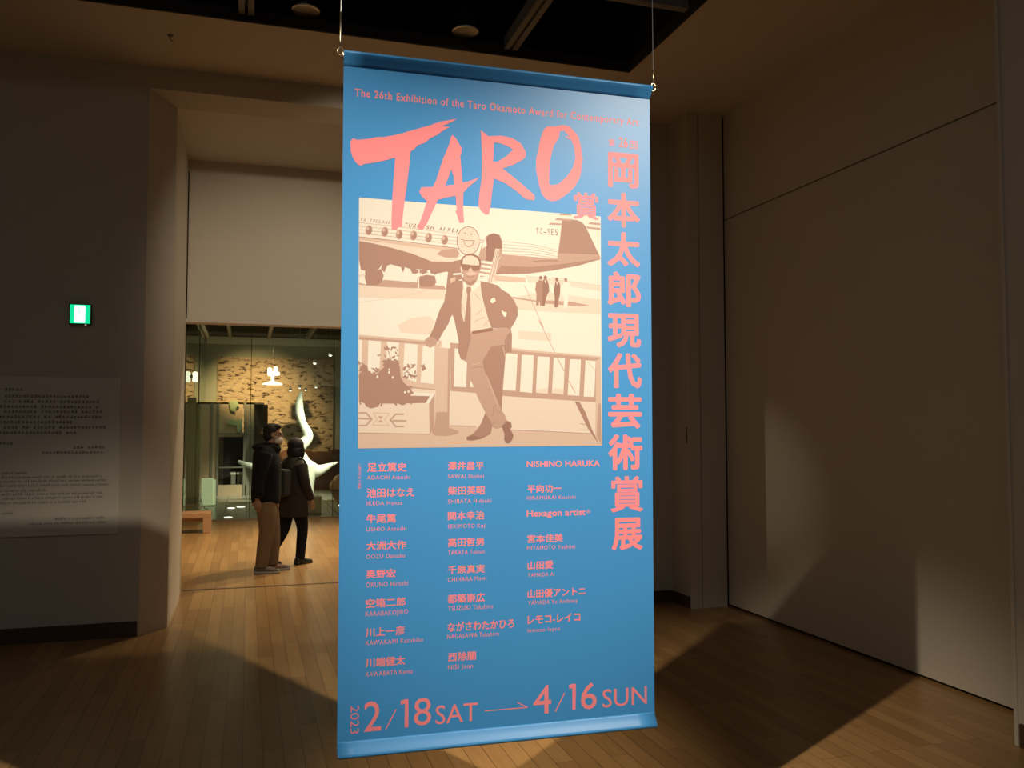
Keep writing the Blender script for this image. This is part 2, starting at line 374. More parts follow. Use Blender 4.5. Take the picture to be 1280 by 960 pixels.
# ------------------------------------------------------------------ hall and court beyond the doorway
CY1 = 23.0
b = nb(); box(b, -2.6, -2.5, 9.01, 15.5, 0, 4.3); struct('wall_hall_left', b, M['wall'], 'white left wall of the bright hall beyond the doorway', 'wall')
b = nb(); box(b, 6, 6.1, 7.9, 24, 0, 4.5); struct('wall_hall_right', b, M['wall'], 'white right wall of the bright hall hidden behind the banner', 'wall')
b = nb(); box(b, -2.6, JX0-.16, 8.86, 9.0, 0, 4.3); box(b, JX1+.16, 6.1, 8.86, 9.0, 0, 4.3); struct('wall_hall_front', b, M['wall'], 'hall side of the wall flanking the doorway', 'wall')
b = nb(); box(b, -2.6, 6.1, 8.86, 15.7, 4.3, 4.4); struct('ceiling_hall', b, M['ceil'], 'ceiling of the bright hall beyond the doorway', 'ceiling')
b = nb(); box(b, -2.6, 6.1, 15.5, 24, -.1, 0); struct('floor_court', b, M['tile'], 'dark glossy tiled floor of the glazed court', 'floor')
# ceiling of the court: pale margin, dark grid
tz = on_y(255, 423, CY1).z
gx0 = on_y(262, 423, CY1).x
b = nb(); box(b, -1.2, gx0, 15.7, CY1, tz, tz+.05); box(b, gx0, 6.1, CY1-.12, CY1, tz, tz+.05)
struct('ceiling_court', b, M['cove'], 'pale ceiling margin along the glazed court', 'ceiling')
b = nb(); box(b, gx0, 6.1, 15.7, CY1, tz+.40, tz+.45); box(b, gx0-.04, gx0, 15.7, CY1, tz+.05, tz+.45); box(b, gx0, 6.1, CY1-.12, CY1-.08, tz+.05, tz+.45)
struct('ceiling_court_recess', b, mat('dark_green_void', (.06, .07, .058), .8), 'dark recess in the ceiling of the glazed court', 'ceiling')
for i, px in enumerate((285.5, 339, 392.5)):
    x = on_y(px, 415, 20.5).x; b = nb(); box(b, x-.035, x+.035, 15.7, CY1-.1, tz+.02, tz+.16)
    struct('ceiling_beam_court', b, M['booth_frame'], ('grey beam in the court ceiling nearest the pale margin', 'grey beam in the court ceiling above the standing man', 'grey beam in the court ceiling beside the banner edge')[i], 'beam')
b = nb(); box(b, gx0, 6.1, CY1-.75, CY1-.70, tz+.03, tz+.10); struct('ceiling_beam_court', b, M['booth_frame'], 'thin grey cross beam near the court end wall', 'beam')
# court end wall
pl, pr = on_y(272, 446, CY1), on_y(418, 446, CY1)
b = nb(); box(b, -1.3, 6.1, CY1+.02, CY1+.2, 0, tz+.5)
struct('wall_court', b, M['court'], 'grey green end wall of the glazed court framing the stonework', 'wall')
b = nb(); box(b, -1.02, 6.1, CY1-.10, CY1+.02, on_y(300, 430.5, CY1).z, tz)
struct('trim_7', b, M['cove'], 'bright pale cove strip along the top of the court end wall', 'trim')
b = nb(); box(b, pl.x, pr.x, CY1-.04, CY1+.02, .85, pl.z)
stone = tag(obj('stone_wall_panel', b, M['stone']), 'tall rough tan stone wall with dark flakes, glowing at the back of the court', 'stone wall')
b = nb()
for k in range(16):
    x = -.6+k*.40; ellipsoid(b, (x, CY1-.46+random.uniform(-.05, .05), .78+random.uniform(-.05, .06)), (.30+random.uniform(-.05, .06), .26, .20), u=12, v=8)
box(b, -.95, 5.8, CY1-.75, CY1-.14, 0, .78)
remeshed('stone_ledge', b, M['darkterra'], None, .05, 3)
tag(bpy.data.objects['stone_ledge'], 'low brown boulder ledge along the foot of the stone wall', 'ledge')
# left side of the court: wall behind glass
b = nb(); box(b, -1.22, -1.16, 15.75, CY1+.1, 0, tz+.5); struct('wall_court_left', b, M['court'], 'grey green side wall of the court seen through the narrow side glass', 'wall')
b = nb(); box(b, -1.045, -1.03, 15.75, CY1, 0, tz); w = struct('window_2', b, M['glass'], 'narrow slice of side glazing left in the court', 'window')
b = nb(); box(b, -1.06, -1.02, 15.75, CY1, tz-.03, tz+.02); box(b, -1.06, -1.02, 19.98, 20.03, 0, tz); obj('window_frame', b, M['seal'], w)
# main glass wall between hall and court
GX = [-1.05]+[on_y(q, 600, 15.5).x for q in (312, 416)]+[2.9, 4.4, 6.0]
w = tag(empty('window_1', (0, 15.5, 0)), 'tall frameless glass wall between the hall and the tiled court', 'window', None, 'structure')
for i in range(5):
    b = nb(); box(b, GX[i]+.004, GX[i+1]-.004, 0, .012, .02, 4.28); obj('pane', b, M['glass'], w)
for i in range(1, 5):
    b = nb(); box(b, GX[i]-.0045, GX[i]+.0045, -.006, .018, .0, 4.28); obj('joint', b, M['seal'], w)
b = nb(); box(b, GX[0], 6, -.02, .03, -.001, .022); obj('floor_channel', b, M['steel'], w)
b = nb(); box(b, -1.0, 6.0, 18.78, 18.84, 0, .035); struct('trim_8', b, M['cove'], 'thin pale sill strip across the court floor', 'trim')
# teal frosted fin at the left corner
q0, q1 = on_y(232, 640, 15.9), on_y(248.5, 640, 15.9)
t = tag(empty('glass_fin', ((q0.x+q1.x)/2, 15.9, 0)), 'tall teal frosted glass fin standing at the left corner of the court', 'glass panel')
hw = (q1.x-q0.x)/2
b = nb(); box(b, -hw, hw*.35, -.04, .0, .0, 2.10, .006); obj('panel', b, M['teal'], t)
b = nb(); box(b, hw*.40, hw, -.02, .03, .0, 1.98, .006); obj('panel', b, M['teal'], t)
b = nb(); box(b, hw*.33, hw*.42, -.035, .02, .0, 2.0); obj('edge_strip', b, M['seal'], t)
b = nb(); box(b, -hw-.01, hw+.01, -.05, .05, 0, .03); obj('foot', b, M['steel'], t)

# bench in the hall
t = tag(empty('bench', (-1.05, 13.72, 0)), 'low honey oak bench at the left of the hall by the glass', 'bench')
bz1 = on_y(262, 641, 13.72).z
b = nb(); box(b, -.75, .54, 0, .42, bz1-.075, bz1, .006); obj('seat', b, M['bench'], t)
for x in (-.73, .43):
    b = nb(); box(b, x, x+.11, .0, .42, 0, bz1-.0755, .004); obj('leg', b, M['bench'], t)
b = nb(); box(b, -.60, .42, .18, .24, bz1-.14, bz1-.076, .003); obj('stretcher', b, M['bench'], t)

# display booth in the court
t = tag(empty('display_booth', (0, 21.0, 0)), 'large brown display booth in front of the stone wall, behind the man', 'booth')
x0, x1 = on_y(249, 560, 21).x, on_y(316, 560, 21).x; ztop = on_y(290, 503, 21).z
xs = [on_y(p, 560, 21).x for p in (249, 263, 271, 303, 308, 316)]
b = nb(); box(b, xs[0], xs[1], 0, .06, 0, ztop); box(b, xs[1]+.03, xs[2], 0, .06, 0, ztop); box(b, xs[2], xs[3], .0, .06, on_y(290, 546, 21).z, ztop); box(b, xs[2], xs[4], 0, .06, 0, .25); obj('front_panel', b, M['booth'], t)
b = nb()
for x in (xs[1], xs[2]-.01, xs[3]+.02): box(b, x, x+.05, -.03, .02, 0, ztop)
box(b, xs[2], xs[3]+.03, -.03, .02, on_y(290, 543, 21).z, on_y(290, 543, 21).z+.03); box(b, xs[2], xs[3]+.03, -.03, .02, on_y(290, 585, 21).z, on_y(290, 585, 21).z+.03)
obj('frame', b, M['booth_frame'], t)
b = nb(); box(b, xs[3]+.07, xs[5]+.02, .0, .06, 0, ztop); obj('post_panel', b, M['booth_frame'], t)
x2 = on_y(335, 508, 21.8).x
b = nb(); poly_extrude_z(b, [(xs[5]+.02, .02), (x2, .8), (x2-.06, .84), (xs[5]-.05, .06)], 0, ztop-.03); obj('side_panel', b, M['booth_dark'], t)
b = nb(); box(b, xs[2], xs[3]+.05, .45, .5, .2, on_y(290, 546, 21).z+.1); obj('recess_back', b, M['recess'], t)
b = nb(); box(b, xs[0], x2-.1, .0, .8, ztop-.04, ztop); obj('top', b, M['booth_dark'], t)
for (px, w_) in ((291.5, .085), (300, .09)):
    p = on_y(px, 600, 21.2); k = tag(empty('plinth_box', (p.x, 21.2, .2501)), 'small pale plinth in the booth opening, %s' % ('left of the pair' if px < 295 else 'right of the pair, nearer the man'), 'plinth', 'small plinths in the booth')
    zz = on_y(px, 590, 21.2).z-.2501
    b = nb(); box(b, -w_*.6, w_*.6, -.06, .06, 0, zz*.8, .004); obj('body', b, M['booth_frame'], k)
    b = nb(); box(b, -w_*.72, w_*.72, -.07, .07, zz*.8, zz, .004); obj('top', b, M['cove'], k)
# pale green shapes standing in for glass reflections, set before the booth front
for (pts, lab) in (([(286, 503), (291, 500), (297, 502), (299, 507), (295, 510), (294, 515), (289, 513), (287, 509)], 'pale green ragged cut-out high on the brown booth front'),
                   ([(284, 526), (290, 524), (297, 525), (303, 524), (303, 533), (301, 537), (298, 542), (296, 538), (296, 532), (290, 531), (285, 530)], 'pale green ragged cut-out lower on the brown booth front')):
    b = nb(); f = [b.verts.new(on_y(x, y, 20.945)) for x, y in pts]; g = b.faces.new(f)
    r = bmesh.ops.extrude_face_region(b, geom=[g])
    for v in r['geom']:
        if isinstance(v, bmesh.types.BMVert): v.co.y += .012
    bmesh.ops.recalc_face_normals(b, faces=b.faces)
    tag(obj('paper_cutout', b, M['palegreen']), lab, 'cut-out')

# white floor light box
p = on_floor(260.5, 632); t = tag(empty('light_box', (p.x, 18.45, 0)), 'glowing white upright light box on the dark tiles beside the teal fin', 'light')
hz = on_y(260, 598, 18.45).z
hw = .135
b = nb(); box(b, -hw, hw*.7, -.08, .10, .02, hz, .012); obj('body', b, M['lightbox'], t)
b = nb(); poly_extrude_z(b, [(hw*.7, -.079), (hw, -.03), (hw, .10), (hw*.7, .099)], .02, hz-.03); obj('side_panel', b, M['lightbox'], t)
b = nb(); box(b, -hw+.01, hw-.02, -.07, .09, 0, .02); obj('foot', b, M['beam'], t)
b = nb(); pts, rr = spine([(-hw, -.05, .30), (-hw-.02, -.25, .30), (-hw+.07, -.75, .06), (-hw+.17, -.85, .008)], [.008]*4, 16); tube(b, pts, rr, 8); obj('power_cord', b, M['cove'], t, True)
# grey block behind the glass
p = on_floor(392, 640); t = tag(empty('stone_block', (p.x, 16.3, 0)), 'grey green stone block on the tiles behind the woman in the coat', 'plinth')
hz = on_y(392, 621, 16.2).z; wx = on_y(402, 630, 16.2).x-p.x
b = nb(); box(b, -wx-.12, wx, -.12, .25, 0, hz-.035, .006); obj('body', b, M['greyblock'], t)
b = nb(); box(b, -wx-.125, wx+.005, -.125, .255, hz-.035, hz, .006); obj('top_slab', b, M['greyblock'], t)
# terracotta boulder
p = on_floor(424, 625); t = tag(empty('sculpture', (p.x+.05, 18.35, 0)), 'orange terracotta cone shaped sculpture on dark red base, at the banner edge', 'sculpture')
hz = on_y(425, 590, 18.35).z; z1 = on_y(415, 611, 18.35).z
b = nb(); loft(b, [(0, 0, z1, .33, .28), (.01, 0, z1+.1, .34, .28), (.05, 0, z1+.25, .27, .24), (.10, 0, hz, .17, .18), (.12, 0, hz+.09, .10, .10), (.12, 0, hz+.12, .03, .03)], 20); obj('cone', b, M['terra'], t, True)
b = nb(); loft(b, [(.05, 0, 0, .22, .24), (.03, 0, .1, .27, .26), (0, 0, z1, .325, .275)], 20); obj('base', b, M['darkterra'], t, True)
# in-floor lights; the pair beyond the sill stands in for reflections
for (px, py, rr_, lab) in ((285, 647, .075, 'round white in-floor light nearest the glass wall'), (289, 635.5, .075, 'round white in-floor light, left of the pair just before the pale sill'), (301, 634, .085, 'round white in-floor light, right of the pair just before the pale sill'),
                        (292, 617.5, .07, 'round white in-floor light beyond the pale sill, left of its pair'), (302.5, 616.5, .06, 'round white in-floor light beyond the pale sill, right of its pair'), (428, 632, .09, 'round white in-floor light at the banner edge below the terracotta')):
    p = on_floor(px, py); t = tag(empty('floor_light', (p.x, p.y, 0)), lab, 'floor light', 'in-floor lights of the court')
    b = nb(); lathe(b, [(.001, 0), (rr_*1.12, 0), (rr_*1.1, .004), (rr_, .005), (.001, .005)]); obj('rim', b, M['steel'], t, True)
    b = nb(); lathe(b, [(.001, .005), (rr_*.95, .005), (rr_*.9, .009), (rr_*.4, .012), (.001, .012)]); obj('lens', b, M['lampwhite'], t, True)
# small hanging lit shapes standing in for lights reflected in the glass
for (px, py, Y, lab) in ((413, 444, 21.5, 'highest small lit spotlight before the stone wall, near the banner'), (393.5, 454, 21.5, 'second highest small lit spotlight before the stone wall'), (374.5, 485, 20.6, 'small lit spotlight just left of the white sculpture tip'),
                   (382, 487.5, 20.6, 'small lit spotlight just right of the white sculpture tip'), (395, 484, 20.6, 'small lit spotlight well right of the white sculpture tip'), (363, 488, 20.6, 'small lit spotlight farthest left of the sculpture tip')):
    p = on_y(px, py, Y); t = tag(empty('spotlight', p), lab, 'spotlight', 'small spotlights before the stone wall')
    r_ = .045 if py < 470 else .028
    b = nb(); lathe(b, [(r_*.6, r_*2.2), (r_, r_*1.6), (r_*1.08, .0), (r_*.9, .0), (r_*.8, r_)], n=16); obj('housing', b, M['steel'], t, True)
    b = nb(); ellipsoid(b, (0, 0, r_*.05), (r_*.88, r_*.88, r_*.7), u=14, v=8); obj('lens', b, M['lampwhite'], t, True)
    b = nb(); tube(b, [(0, 0, r_*2), (0, 0, tz+.4-p.z)], .0025, 6); obj('stem', b, M['steel'], t)
# hanging lit cluster modelled in place of a bright reflection in the glass
p = on_y(341, 470, 21.3); t = tag(empty('pendant_lamp', p), 'bright cluster pendant lamp of frosted glass before the glowing stone wall', 'lamp')
for (dx, dz, hw, hh) in ((-.07, .10, .05, .10), (.07, .12, .05, .11), (0, -.02, .035, .12), (.13, .06, .03, .04)):
    b = nb(); rr_ = hw; lathe(b, [(rr_*.3, hh), (rr_, hh*.8), (rr_*1.05, -hh*.6), (rr_*.8, -hh), (rr_*.6, -hh*.9)], (dx, 0, dz), 16); obj('glass_shade', b, M['lampsoft'], t, True)
b = nb(); lathe(b, [(.02, -.12), (.20, -.17), (.24, -.20), (.22, -.21), (.02, -.19)], n=24); obj('tray', b, M['lampsoft'], t, True)
b = nb(); tube(b, [(0, 0, -.18), (0, 0, .25), (0, 0, tz+.4-p.z)], .004, 8); obj('stem', b, M['steel'], t)
p = on_y(240, 470, 17.0); t = tag(empty('wall_lamp', (-1.03+.015, 17.3, p.z)), 'small bright lamp on the narrow side glazing at far left of the court', 'lamp')  # glowing shape added for a reflection in the side glass
b = nb(); lathe(b, [(.02, .10), (.05, .08), (.05, -.08), (.03, -.10)], (.05, 0, 0), 16); obj('glass_shade', b, M['lampsoft'], t, True)
b = nb(); box(b, -.014, .02, -.03, .03, -.03, .03, .004); obj('bracket', b, M['steel'], t)

# white horned sculpture
SY = 19.3
t = tag(empty('sculpture', (on_y(385, 600, SY).x, SY, 0)), 'white curving sculpture with a tall tail and two pointed horns behind the couple', 'sculpture')
ox = t.location.x
def sp(px, py, dy=0):
    p = on_y(px, py, SY); return (p.x-ox, dy, p.z)
b = nb()
pts, rr = spine([sp(378, 488.5), sp(376, 493), sp(374, 505), sp(375, 518), sp(379, 530), sp(385, 542), sp(384, 549), sp(377, 556), sp(370, 562), sp(374, 574), sp(384, 590)], [.012, .05, .088, .10, .085, .105, .11, .13, .15, .19, .20], 40)
tube(b, pts, rr, 16)
pts, rr = spine([sp(386, 586), sp(398, 588), sp(412, 582), sp(423, 577.5)], [.20, .13, .06, .012], 20); tube(b, pts, rr, 14)
pts, rr = spine([sp(376, 586), sp(345, 587), sp(316, 583), sp(297, 576.5)], [.20, .13, .07, .035], 20); tube(b, pts, rr, 14)
pts, rr = spine([sp(384, 580), sp(381, 605), sp(378, 620)], [.22, .20, .24], 12); tube(b, pts, rr, 16)
body = remeshed('body', b, M['white'], t, .02, 6)
b = nb(); lathe(b, [(.02, 0), (.36, 0), (.34, .08), (.02, .08)], (sp(378, 620)[0], 0, 0), 32); obj('base', b, M['greyblock'], t, True)

# ------------------------------------------------------------------ notice board and exit sign on the end wall
p0, p1 = on_y(150, 471.5, WY), on_y(0, 671, WY)
pz1, pz0 = 1.973, .785
px1 = on_y(149.5, 570, WY).x; px0 = px1-1.45
t = tag(empty('notice_board', ((px0+px1)/2, WY-.002, pz0)), 'large white text panel on the dim wall left of the doorway', 'notice board')
w2, h2 = (px1-px0)/2, pz1-pz0
b = nb(); box(b, -w2, w2, -.014, 0, 0, h2, .002); obj('board', b, M['panel'], t)
# printed text: rows of small glyph strokes
b = nb()
def stroke(bm, x0, z0, x1, z1, wd, y):
    d = Vector((x1-x0, 0, z1-z0)); n_ = Vector((-d.z, 0, d.x)).normalized()*wd*.5
    a, c = Vector((x0, y, z0)), Vector((x1, y, z1))
    bm.faces.new([bm.verts.new(q) for q in (a-n_, c-n_, c+n_, a+n_)])
def glyph_row(bm, xa, xb, z, h, cjk, rnd):
    x = xa
    while x < xb-h*.6:
        if cjk:
            if rnd.random() < .06: x += h; continue
            w_ = h*.86
            for k in range(rnd.choice((3, 3, 4))):
                zz = z+h*(.05+.9*(k+rnd.random())/4); stroke(bm, x+w_*.05, zz, x+w_*.95, zz+h*.03, h*.10, -.0145)
            for k in range(rnd.choice((1, 2))):
                xx = x+w_*(.15+.7*rnd.random()); stroke(bm, xx, z+h*.05, xx+h*.03, z+h*.95, h*.10, -.0145)
            x += h*1.04
        else:
            n_ = rnd.randint(2, 9)
            for k in range(n_):
                hh = h*(1.35 if rnd.random() < .3 else .9); stroke(bm, x, z, x+h*.05, z+hh, h*.16, -.0145)
                if rnd.random() < .7: stroke(bm, x, z+h*(.1+.7*rnd.random()), x+h*.45, z+h*(.1+.7*rnd.random()), h*.14, -.0145)
                x += h*.62
            x += h*.5
rnd = random.Random(3)
def nx(px): return on_y(px, 560, WY).x-(px0+px1)/2
def nz(py): return on_y(75, py, WY).z-pz0
rows = [(4, 26, 488, 1), (4, 110, 496, 1), (4, 126, 502.5, 1), (-40, 131, 509, 1), (4, 129, 515, 1), (-40, 128, 521.5, 1), (-40, 93, 528, 1), (4, 131, 534.5, 1), (-40, 95, 541, 1), (-30, 20, 554, 1), (92, 131, 559.5, 1), (48, 131, 566, 1)]
for xa, xb, py, c in rows: glyph_row(b, nx(xa), nx(xb), nz(py+1.6), .024, True, rnd)
rows = [(-40, 27, 590.5), (4, 132, 596), (-40, 133, 601), (-40, 130, 606.5), (-40, 61, 612.5), (4, 128, 617), (-40, 133, 622), (-40, 104, 627.5), (-30, 22, 640), (72, 132, 648.5), (40, 132, 654)]
for xa, xb, py in rows: glyph_row(b, nx(xa), nx(xb), nz(py+1.2), .016, False, rnd)
obj('printed_text', b, M['ink'], t)

ex0, ex1 = on_y(89, 393, WY), on_y(114, 393, WY)
t = tag(empty('exit_sign', ((ex0.x+ex1.x)/2, WY, on_y(100, 405, WY).z)), 'small glowing green and white exit sign on the wall above the notice board', 'exit sign')
ew, eh = (ex1.x-ex0.x)/2, on_y(100, 382, WY).z-on_y(100, 405, WY).z
b = nb(); box(b, -ew-.008, ew+.008, -.045, 0, -.008, eh+.008, .006); obj('housing', b, M['exit_body'], t)
b = nb(); box(b, -ew, ew, -.050, -.0451, 0, eh, .003); obj('lit_panel', b, M['exit_green'], t)
b = nb(); box(b, -ew*.54, ew*.50, -.0525, -.0501, .006, eh*.955, .001); obj('door_symbol', b, M['exit_white'], t)
b = nb()
ellipsoid(b, (-ew*.12, -.0535, eh*.82), (.006, .001, .006), u=12, v=8)
for pts in ([(-.10, .74), (-.02, .60)], [(-.06, .68), (.14, .62)], [(-.06, .70), (-.24, .62)], [(-.02, .60), (.12, .48), (.06, .34)], [(-.02, .60), (-.16, .46), (-.28, .42)]):
    for (a, c), (d, e) in zip(pts, pts[1:]): tube(b, [(a*ew, -.0535, c*eh), (d*ew, -.0535, e*eh)], .0024, 6)
obj('running_figure', b, M['exit_figure'], t)
b = nb(); ellipsoid(b, (ew*.58, -.048, -.012), (.006, .006, .006), u=12, v=8); obj('indicator_lamp', b, M['indicator'], t)

# ------------------------------------------------------------------ the hanging banner
DL = 3.08
r_ = ray(425.5, 500); PL = Vector((r_.x, r_.y)).normalized()*DL
def z_at(px, py, P):
    d = ray(px, py); return CAMH+d.z*(P.length/Vector((d.x, d.y)).length)
ZT, ZB = z_at(429, 65, PL), z_at(422, 947, PL)
a_, c_ = ray(811, 107), ray(820, 905)
k_ = a_.z/Vector((a_.x, a_.y)).length-c_.z/Vector((c_.x, c_.y)).length
r_ = ray(815, 500); PR = Vector((r_.x, r_.y)).normalized()*((ZT-ZB)/k_)
UD = (PR-PL).normalized(); BW = (PR-PL).length; BH = ZT-ZB
BN = Vector((UD.y, -UD.x, 0))                        # towards the viewer
BASE = Vector(((PL.x+PR.x)/2, (PL.y+PR.y)/2, ZB))
banner = tag(empty('exhibition_banner', BASE, math.atan2(UD.y, UD.x)), 'tall blue hanging exhibition banner with salmon lettering and a sepia photograph', 'banner')
def p2b(px, py):
    """point of the photograph -> (across, up) on the banner cloth, metres from its bottom centre"""
    d = ray(px, py); t_ = (Vector((PL.x, PL.y, 0))-EYE).dot(BN)/d.dot(BN); p = EYE+d*t_
    return ((p.x-BASE.x)*UD.x+(p.y-BASE.y)*UD.y, p.z-ZB)
HW = BW/2
# cloth: extruded profile (forward offset, height)
zt_band = p2b(429, 82)[1]; zb_band = p2b(423, 928)[1]
def extrude_profile(bm, prof, n=24, flare=0):
    rings = []
    for i in range(n+1):
        s = -1+2*i/n; rings.append([bm.verts.new((s*HW, -y, z)) for y, z in prof])
    for a, c in zip(rings, rings[1:]):
        for k in range(len(prof)-1): bm.faces.new((a[k], c[k], c[k+1], a[k+1]))
def sleeve(bm, prof, n=16):
    rings = []
    for i in range(n+1):
        s = -1+2*i/n; rings.append([Vector((s*HW, -y, z)) for y, z in prof])
    rings_mesh(bm, rings)
b = nb(); sleeve(b, [(0, zb_band)]+[(0, zb_band+(zt_band-zb_band)*k/20) for k in range(1, 21)]+[(-.0012, zt_band), (-.0012, zb_band)])
obj('cloth', b, M['blue'], banner)
b = nb(); rt = (BH-zt_band)/2; zc = BH-rt
sleeve(b, [(.0012, zt_band), (.008, zt_band+rt*.35), (.022, zt_band+rt*.95), (.032, BH-rt*.62), (.034, BH-rt*.48), (.032, BH-rt*.30), (.024, BH-rt*.10), (.010, BH), (-.004, BH-rt*.05), (-.008, BH-rt*.3), (-.006, BH-rt*1.0), (-.0012, zt_band)])
obj('top_rod_sleeve', b, M['blue'], banner, True)
b = nb()
hb = zb_band
sleeve(b, [(0, hb), (.003, hb*.90), (.007, hb*.74), (.015, hb*.50), (.023, hb*.30), (.027, hb*.18), (.0265, hb*.08), (.022, 0), (.012, -.002), (.004, hb*.03), (.0, hb*.12), (-.001, hb*.5), (-.0012, hb)])
obj('bottom_weight_sleeve', b, M['blue'], banner, True)
for s in (-1, 1):
    b = nb(); ellipsoid(b, (s*(HW+.001), -.008, zc+rt*.3), (.004, .010, rt*.6), u=12, v=8); obj('rod_end', b, M['steel'], banner, True)
b = nb()
for s in (-1,): box(b, -HW-.002, -HW+.004, -.034, .0, hb*.05, hb*.30, .002)
obj('weight_end_cap', b, M['steel'], banner)
TOPZ = 5.60-ZB
for s in (-1, 1):
    x = s*(HW+.012)
    b = nb(); tube(b, [(x, -.008, zc+.04), (x-s*.004, -.008, TOPZ)], .0016, 8); w = obj('hanging_wire', b, M['steel'], banner)
    b = nb(); tube(b, [(x, -.008, zc+.035), (x, -.008, zc+.06), (x, -.008, zc+(.165 if s < 0 else .09))], [.003, .0045, .0042], 10); obj('crimp_sleeve', b, M['brass'], w, True)
    b = nb()
    bmesh.ops.create_circle(b, segments=8, radius=.001)
    b.clear()
    ringp = [(x+math.cos(k*PI/8)*.012*.8, -.008, zc+.022+math.sin(k*PI/8)*.015) for k in range(17)]
    tube(b, ringp, .0028, 8); obj('eye_hook', b, M['brass'], w, True)

# ---- flat print
LAYERS = []
def level_y(pts):
    """height of the next ink layer over everything already printed under these points"""
    x0, x1 = min(p[0] for p in pts), max(p[0] for p in pts); z0, z1 = min(p[1] for p in pts), max(p[1] for p in pts)
    lv = 0
    for a0, a1, c0, c1, l in LAYERS:
        if l >= lv and a0 < x1 and a1 > x0 and c0 < z1 and c1 > z0: lv = l+1
    LAYERS.append((x0, x1, z0, z1, lv)); return .0002+lv*.00002
class Print:
    """coloured shapes of one print, each laid a hair in front of the last"""
    def __init__(self): self.bm = bmesh.new(); self.slots = []; self.y = .0006
    def slot(self, m):
        if m not in self.slots: self.slots.append(m)
        return self.slots.index(m)
    def poly(self, pts, m, step=True):
        v3 = [Vector((x, z, 0)) for x, z in pts]; self.y = level_y(pts)
        vs_ = [self.bm.verts.new((x, -self.y, z)) for x, z in pts]; si = self.slot(m)
        for t3 in tessellate_polygon([v3]):
            try: f = self.bm.faces.new([vs_[i] for i in t3])
            except ValueError: continue
            f.normal_update()
            if f.normal.y > 0: f.normal_flip()
            f.material_index = si
    def ppoly(self, pts, m, step=True): self.poly([p2b(*p) for p in pts], m, step)
    def holes(self, loops, m):
        L = [[p2b(*p) for p in l] for l in loops]
        v3 = [[Vector((x, z, 0)) for x, z in l] for l in L]; flat = [p for l in L for p in l]
        self.y = level_y(flat)
        vs_ = [self.bm.verts.new((x, -self.y, z)) for x, z in flat]; si = self.slot(m)
        for t3 in tessellate_polygon(v3):
            try: f = self.bm.faces.new([vs_[i] for i in t3])
            except ValueError: continue
            f.normal_update()
            if f.normal.y > 0: f.normal_flip()
            f.material_index = si
    def line(self, pts, wd, m):
        """pixel-wide stroke along a path"""
        P = [Vector(p2b(*p)) for p in pts]; w_ = wd*.00288*.5
        for a, c in zip(P, P[1:]):
            d = (c-a)
            if d.length < 1e-6: continue
            n_ = Vector((-d.y, d.x)).normalized()*w_; e = d.normalized()*w_*.3
            self.poly([tuple(a-n_-e), tuple(c-n_+e), tuple(c+n_+e), tuple(a+n_-e)], m, False)
    def ell(self, c, rx, ry, m, n=20, rot=0):
        self.ppoly([(c[0]+math.cos(k*2*PI/n)*rx*math.cos(rot)-math.sin(k*2*PI/n)*ry*math.sin(rot), c[1]+math.cos(k*2*PI/n)*rx*math.sin(rot)+math.sin(k*2*PI/n)*ry*math.cos(rot)) for k in range(n)], m)
    def done(self, name, parent):
        return obj(name, self.bm, self.slots, parent)
def crop(ox, oy, s): return lambda *q: [(ox+q[i]/s, oy+q[i+1]/s) for i in range(0, len(q), 2)]
cA = crop(430, 240, 5.647); cB = crop(590, 240, 5.647); cC = crop(430, 400, 5.647); cD = crop(590, 400, 5.647)
cE = crop(530, 310, 7.385); cF = crop(530, 430, 7.11)
T = [M['tone%d' % i] for i in range(6)]
P = Print()
pic = [(448.8, 247), (750.8, 270.6), (752.4, 556.9), (447.5, 560.6)]
P.ppoly(pic, T[0])
# tarmac and distance
P.ppoly(cB(-180, 740, 380, 590, 600, 622, 908, 668)+cD(914, 250, 240, 195)+cC(560, 140, 106, 95)+cA(106, 660), T[0])
P.ppoly(cB(380, 592, 560, 612, 908, 662, 908, 700, 640, 660, 400, 640), T[1])
P.ppoly(cB(230, 760, 500, 700, 908, 760, 908, 860, 600, 850, 330, 830), T[1])
P.ppoly(cA(380, 940, 470, 890, 600, 875, 640, 910, 610, 1010, 400, 990), T[1])
P.ppoly(cA(106, 660, 720, 690, 700, 760, 106, 745), T[1])
P.ppoly(cD(330, 75, 560, 90, 560, 150, 330, 135), T[1])
P.line(cB(370, 660, 430, 790, 505, 960)+cD(470, 0, 575, 210, 640, 330, 730, 515), .8, T[3])
P.line(cA(106, 780, 330, 750, 560, 705), .4, T[2])
P.line(cB(380, 592, 640, 625, 908, 660), .6, T[2]); P.line(cB(560, 605, 660, 612), 1, T[2])
back_print = P
# airplane
A = Print(); A.y = .0020
A.ppoly(cA(106, 190, 300, 225, 480, 262, 700, 300, 960, 330)+cB(0, 330, 220, 340, 400, 360, 600, 410, 600, 470, 220, 440)+cA(800, 400, 560, 372, 106, 316), T[0])
A.ppoly(cA(106, 316, 300, 340, 560, 372, 800, 398, 830, 450, 790, 485, 640, 495, 480, 440, 320, 392, 106, 345), T[1])
A.ppoly(cA(106, 316, 300, 340, 560, 372, 800, 398, 800, 420, 560, 395, 300, 360, 106, 338), T[2])
A.ppoly(cA(655, 440, 690, 408, 790, 400, 815, 430, 800, 462, 720, 465), T[3])
A.ppoly(cA(106, 345, 200, 362, 340, 395, 480, 435, 620, 490, 760, 492, 850, 470, 850, 580, 720, 562, 640, 580, 580, 570, 560, 582, 480, 575, 470, 545, 430, 530, 416, 570, 402, 530, 330, 510, 305, 520, 285, 568, 262, 545, 270, 505, 250, 540, 190, 560, 120, 550, 106, 480), T[4])
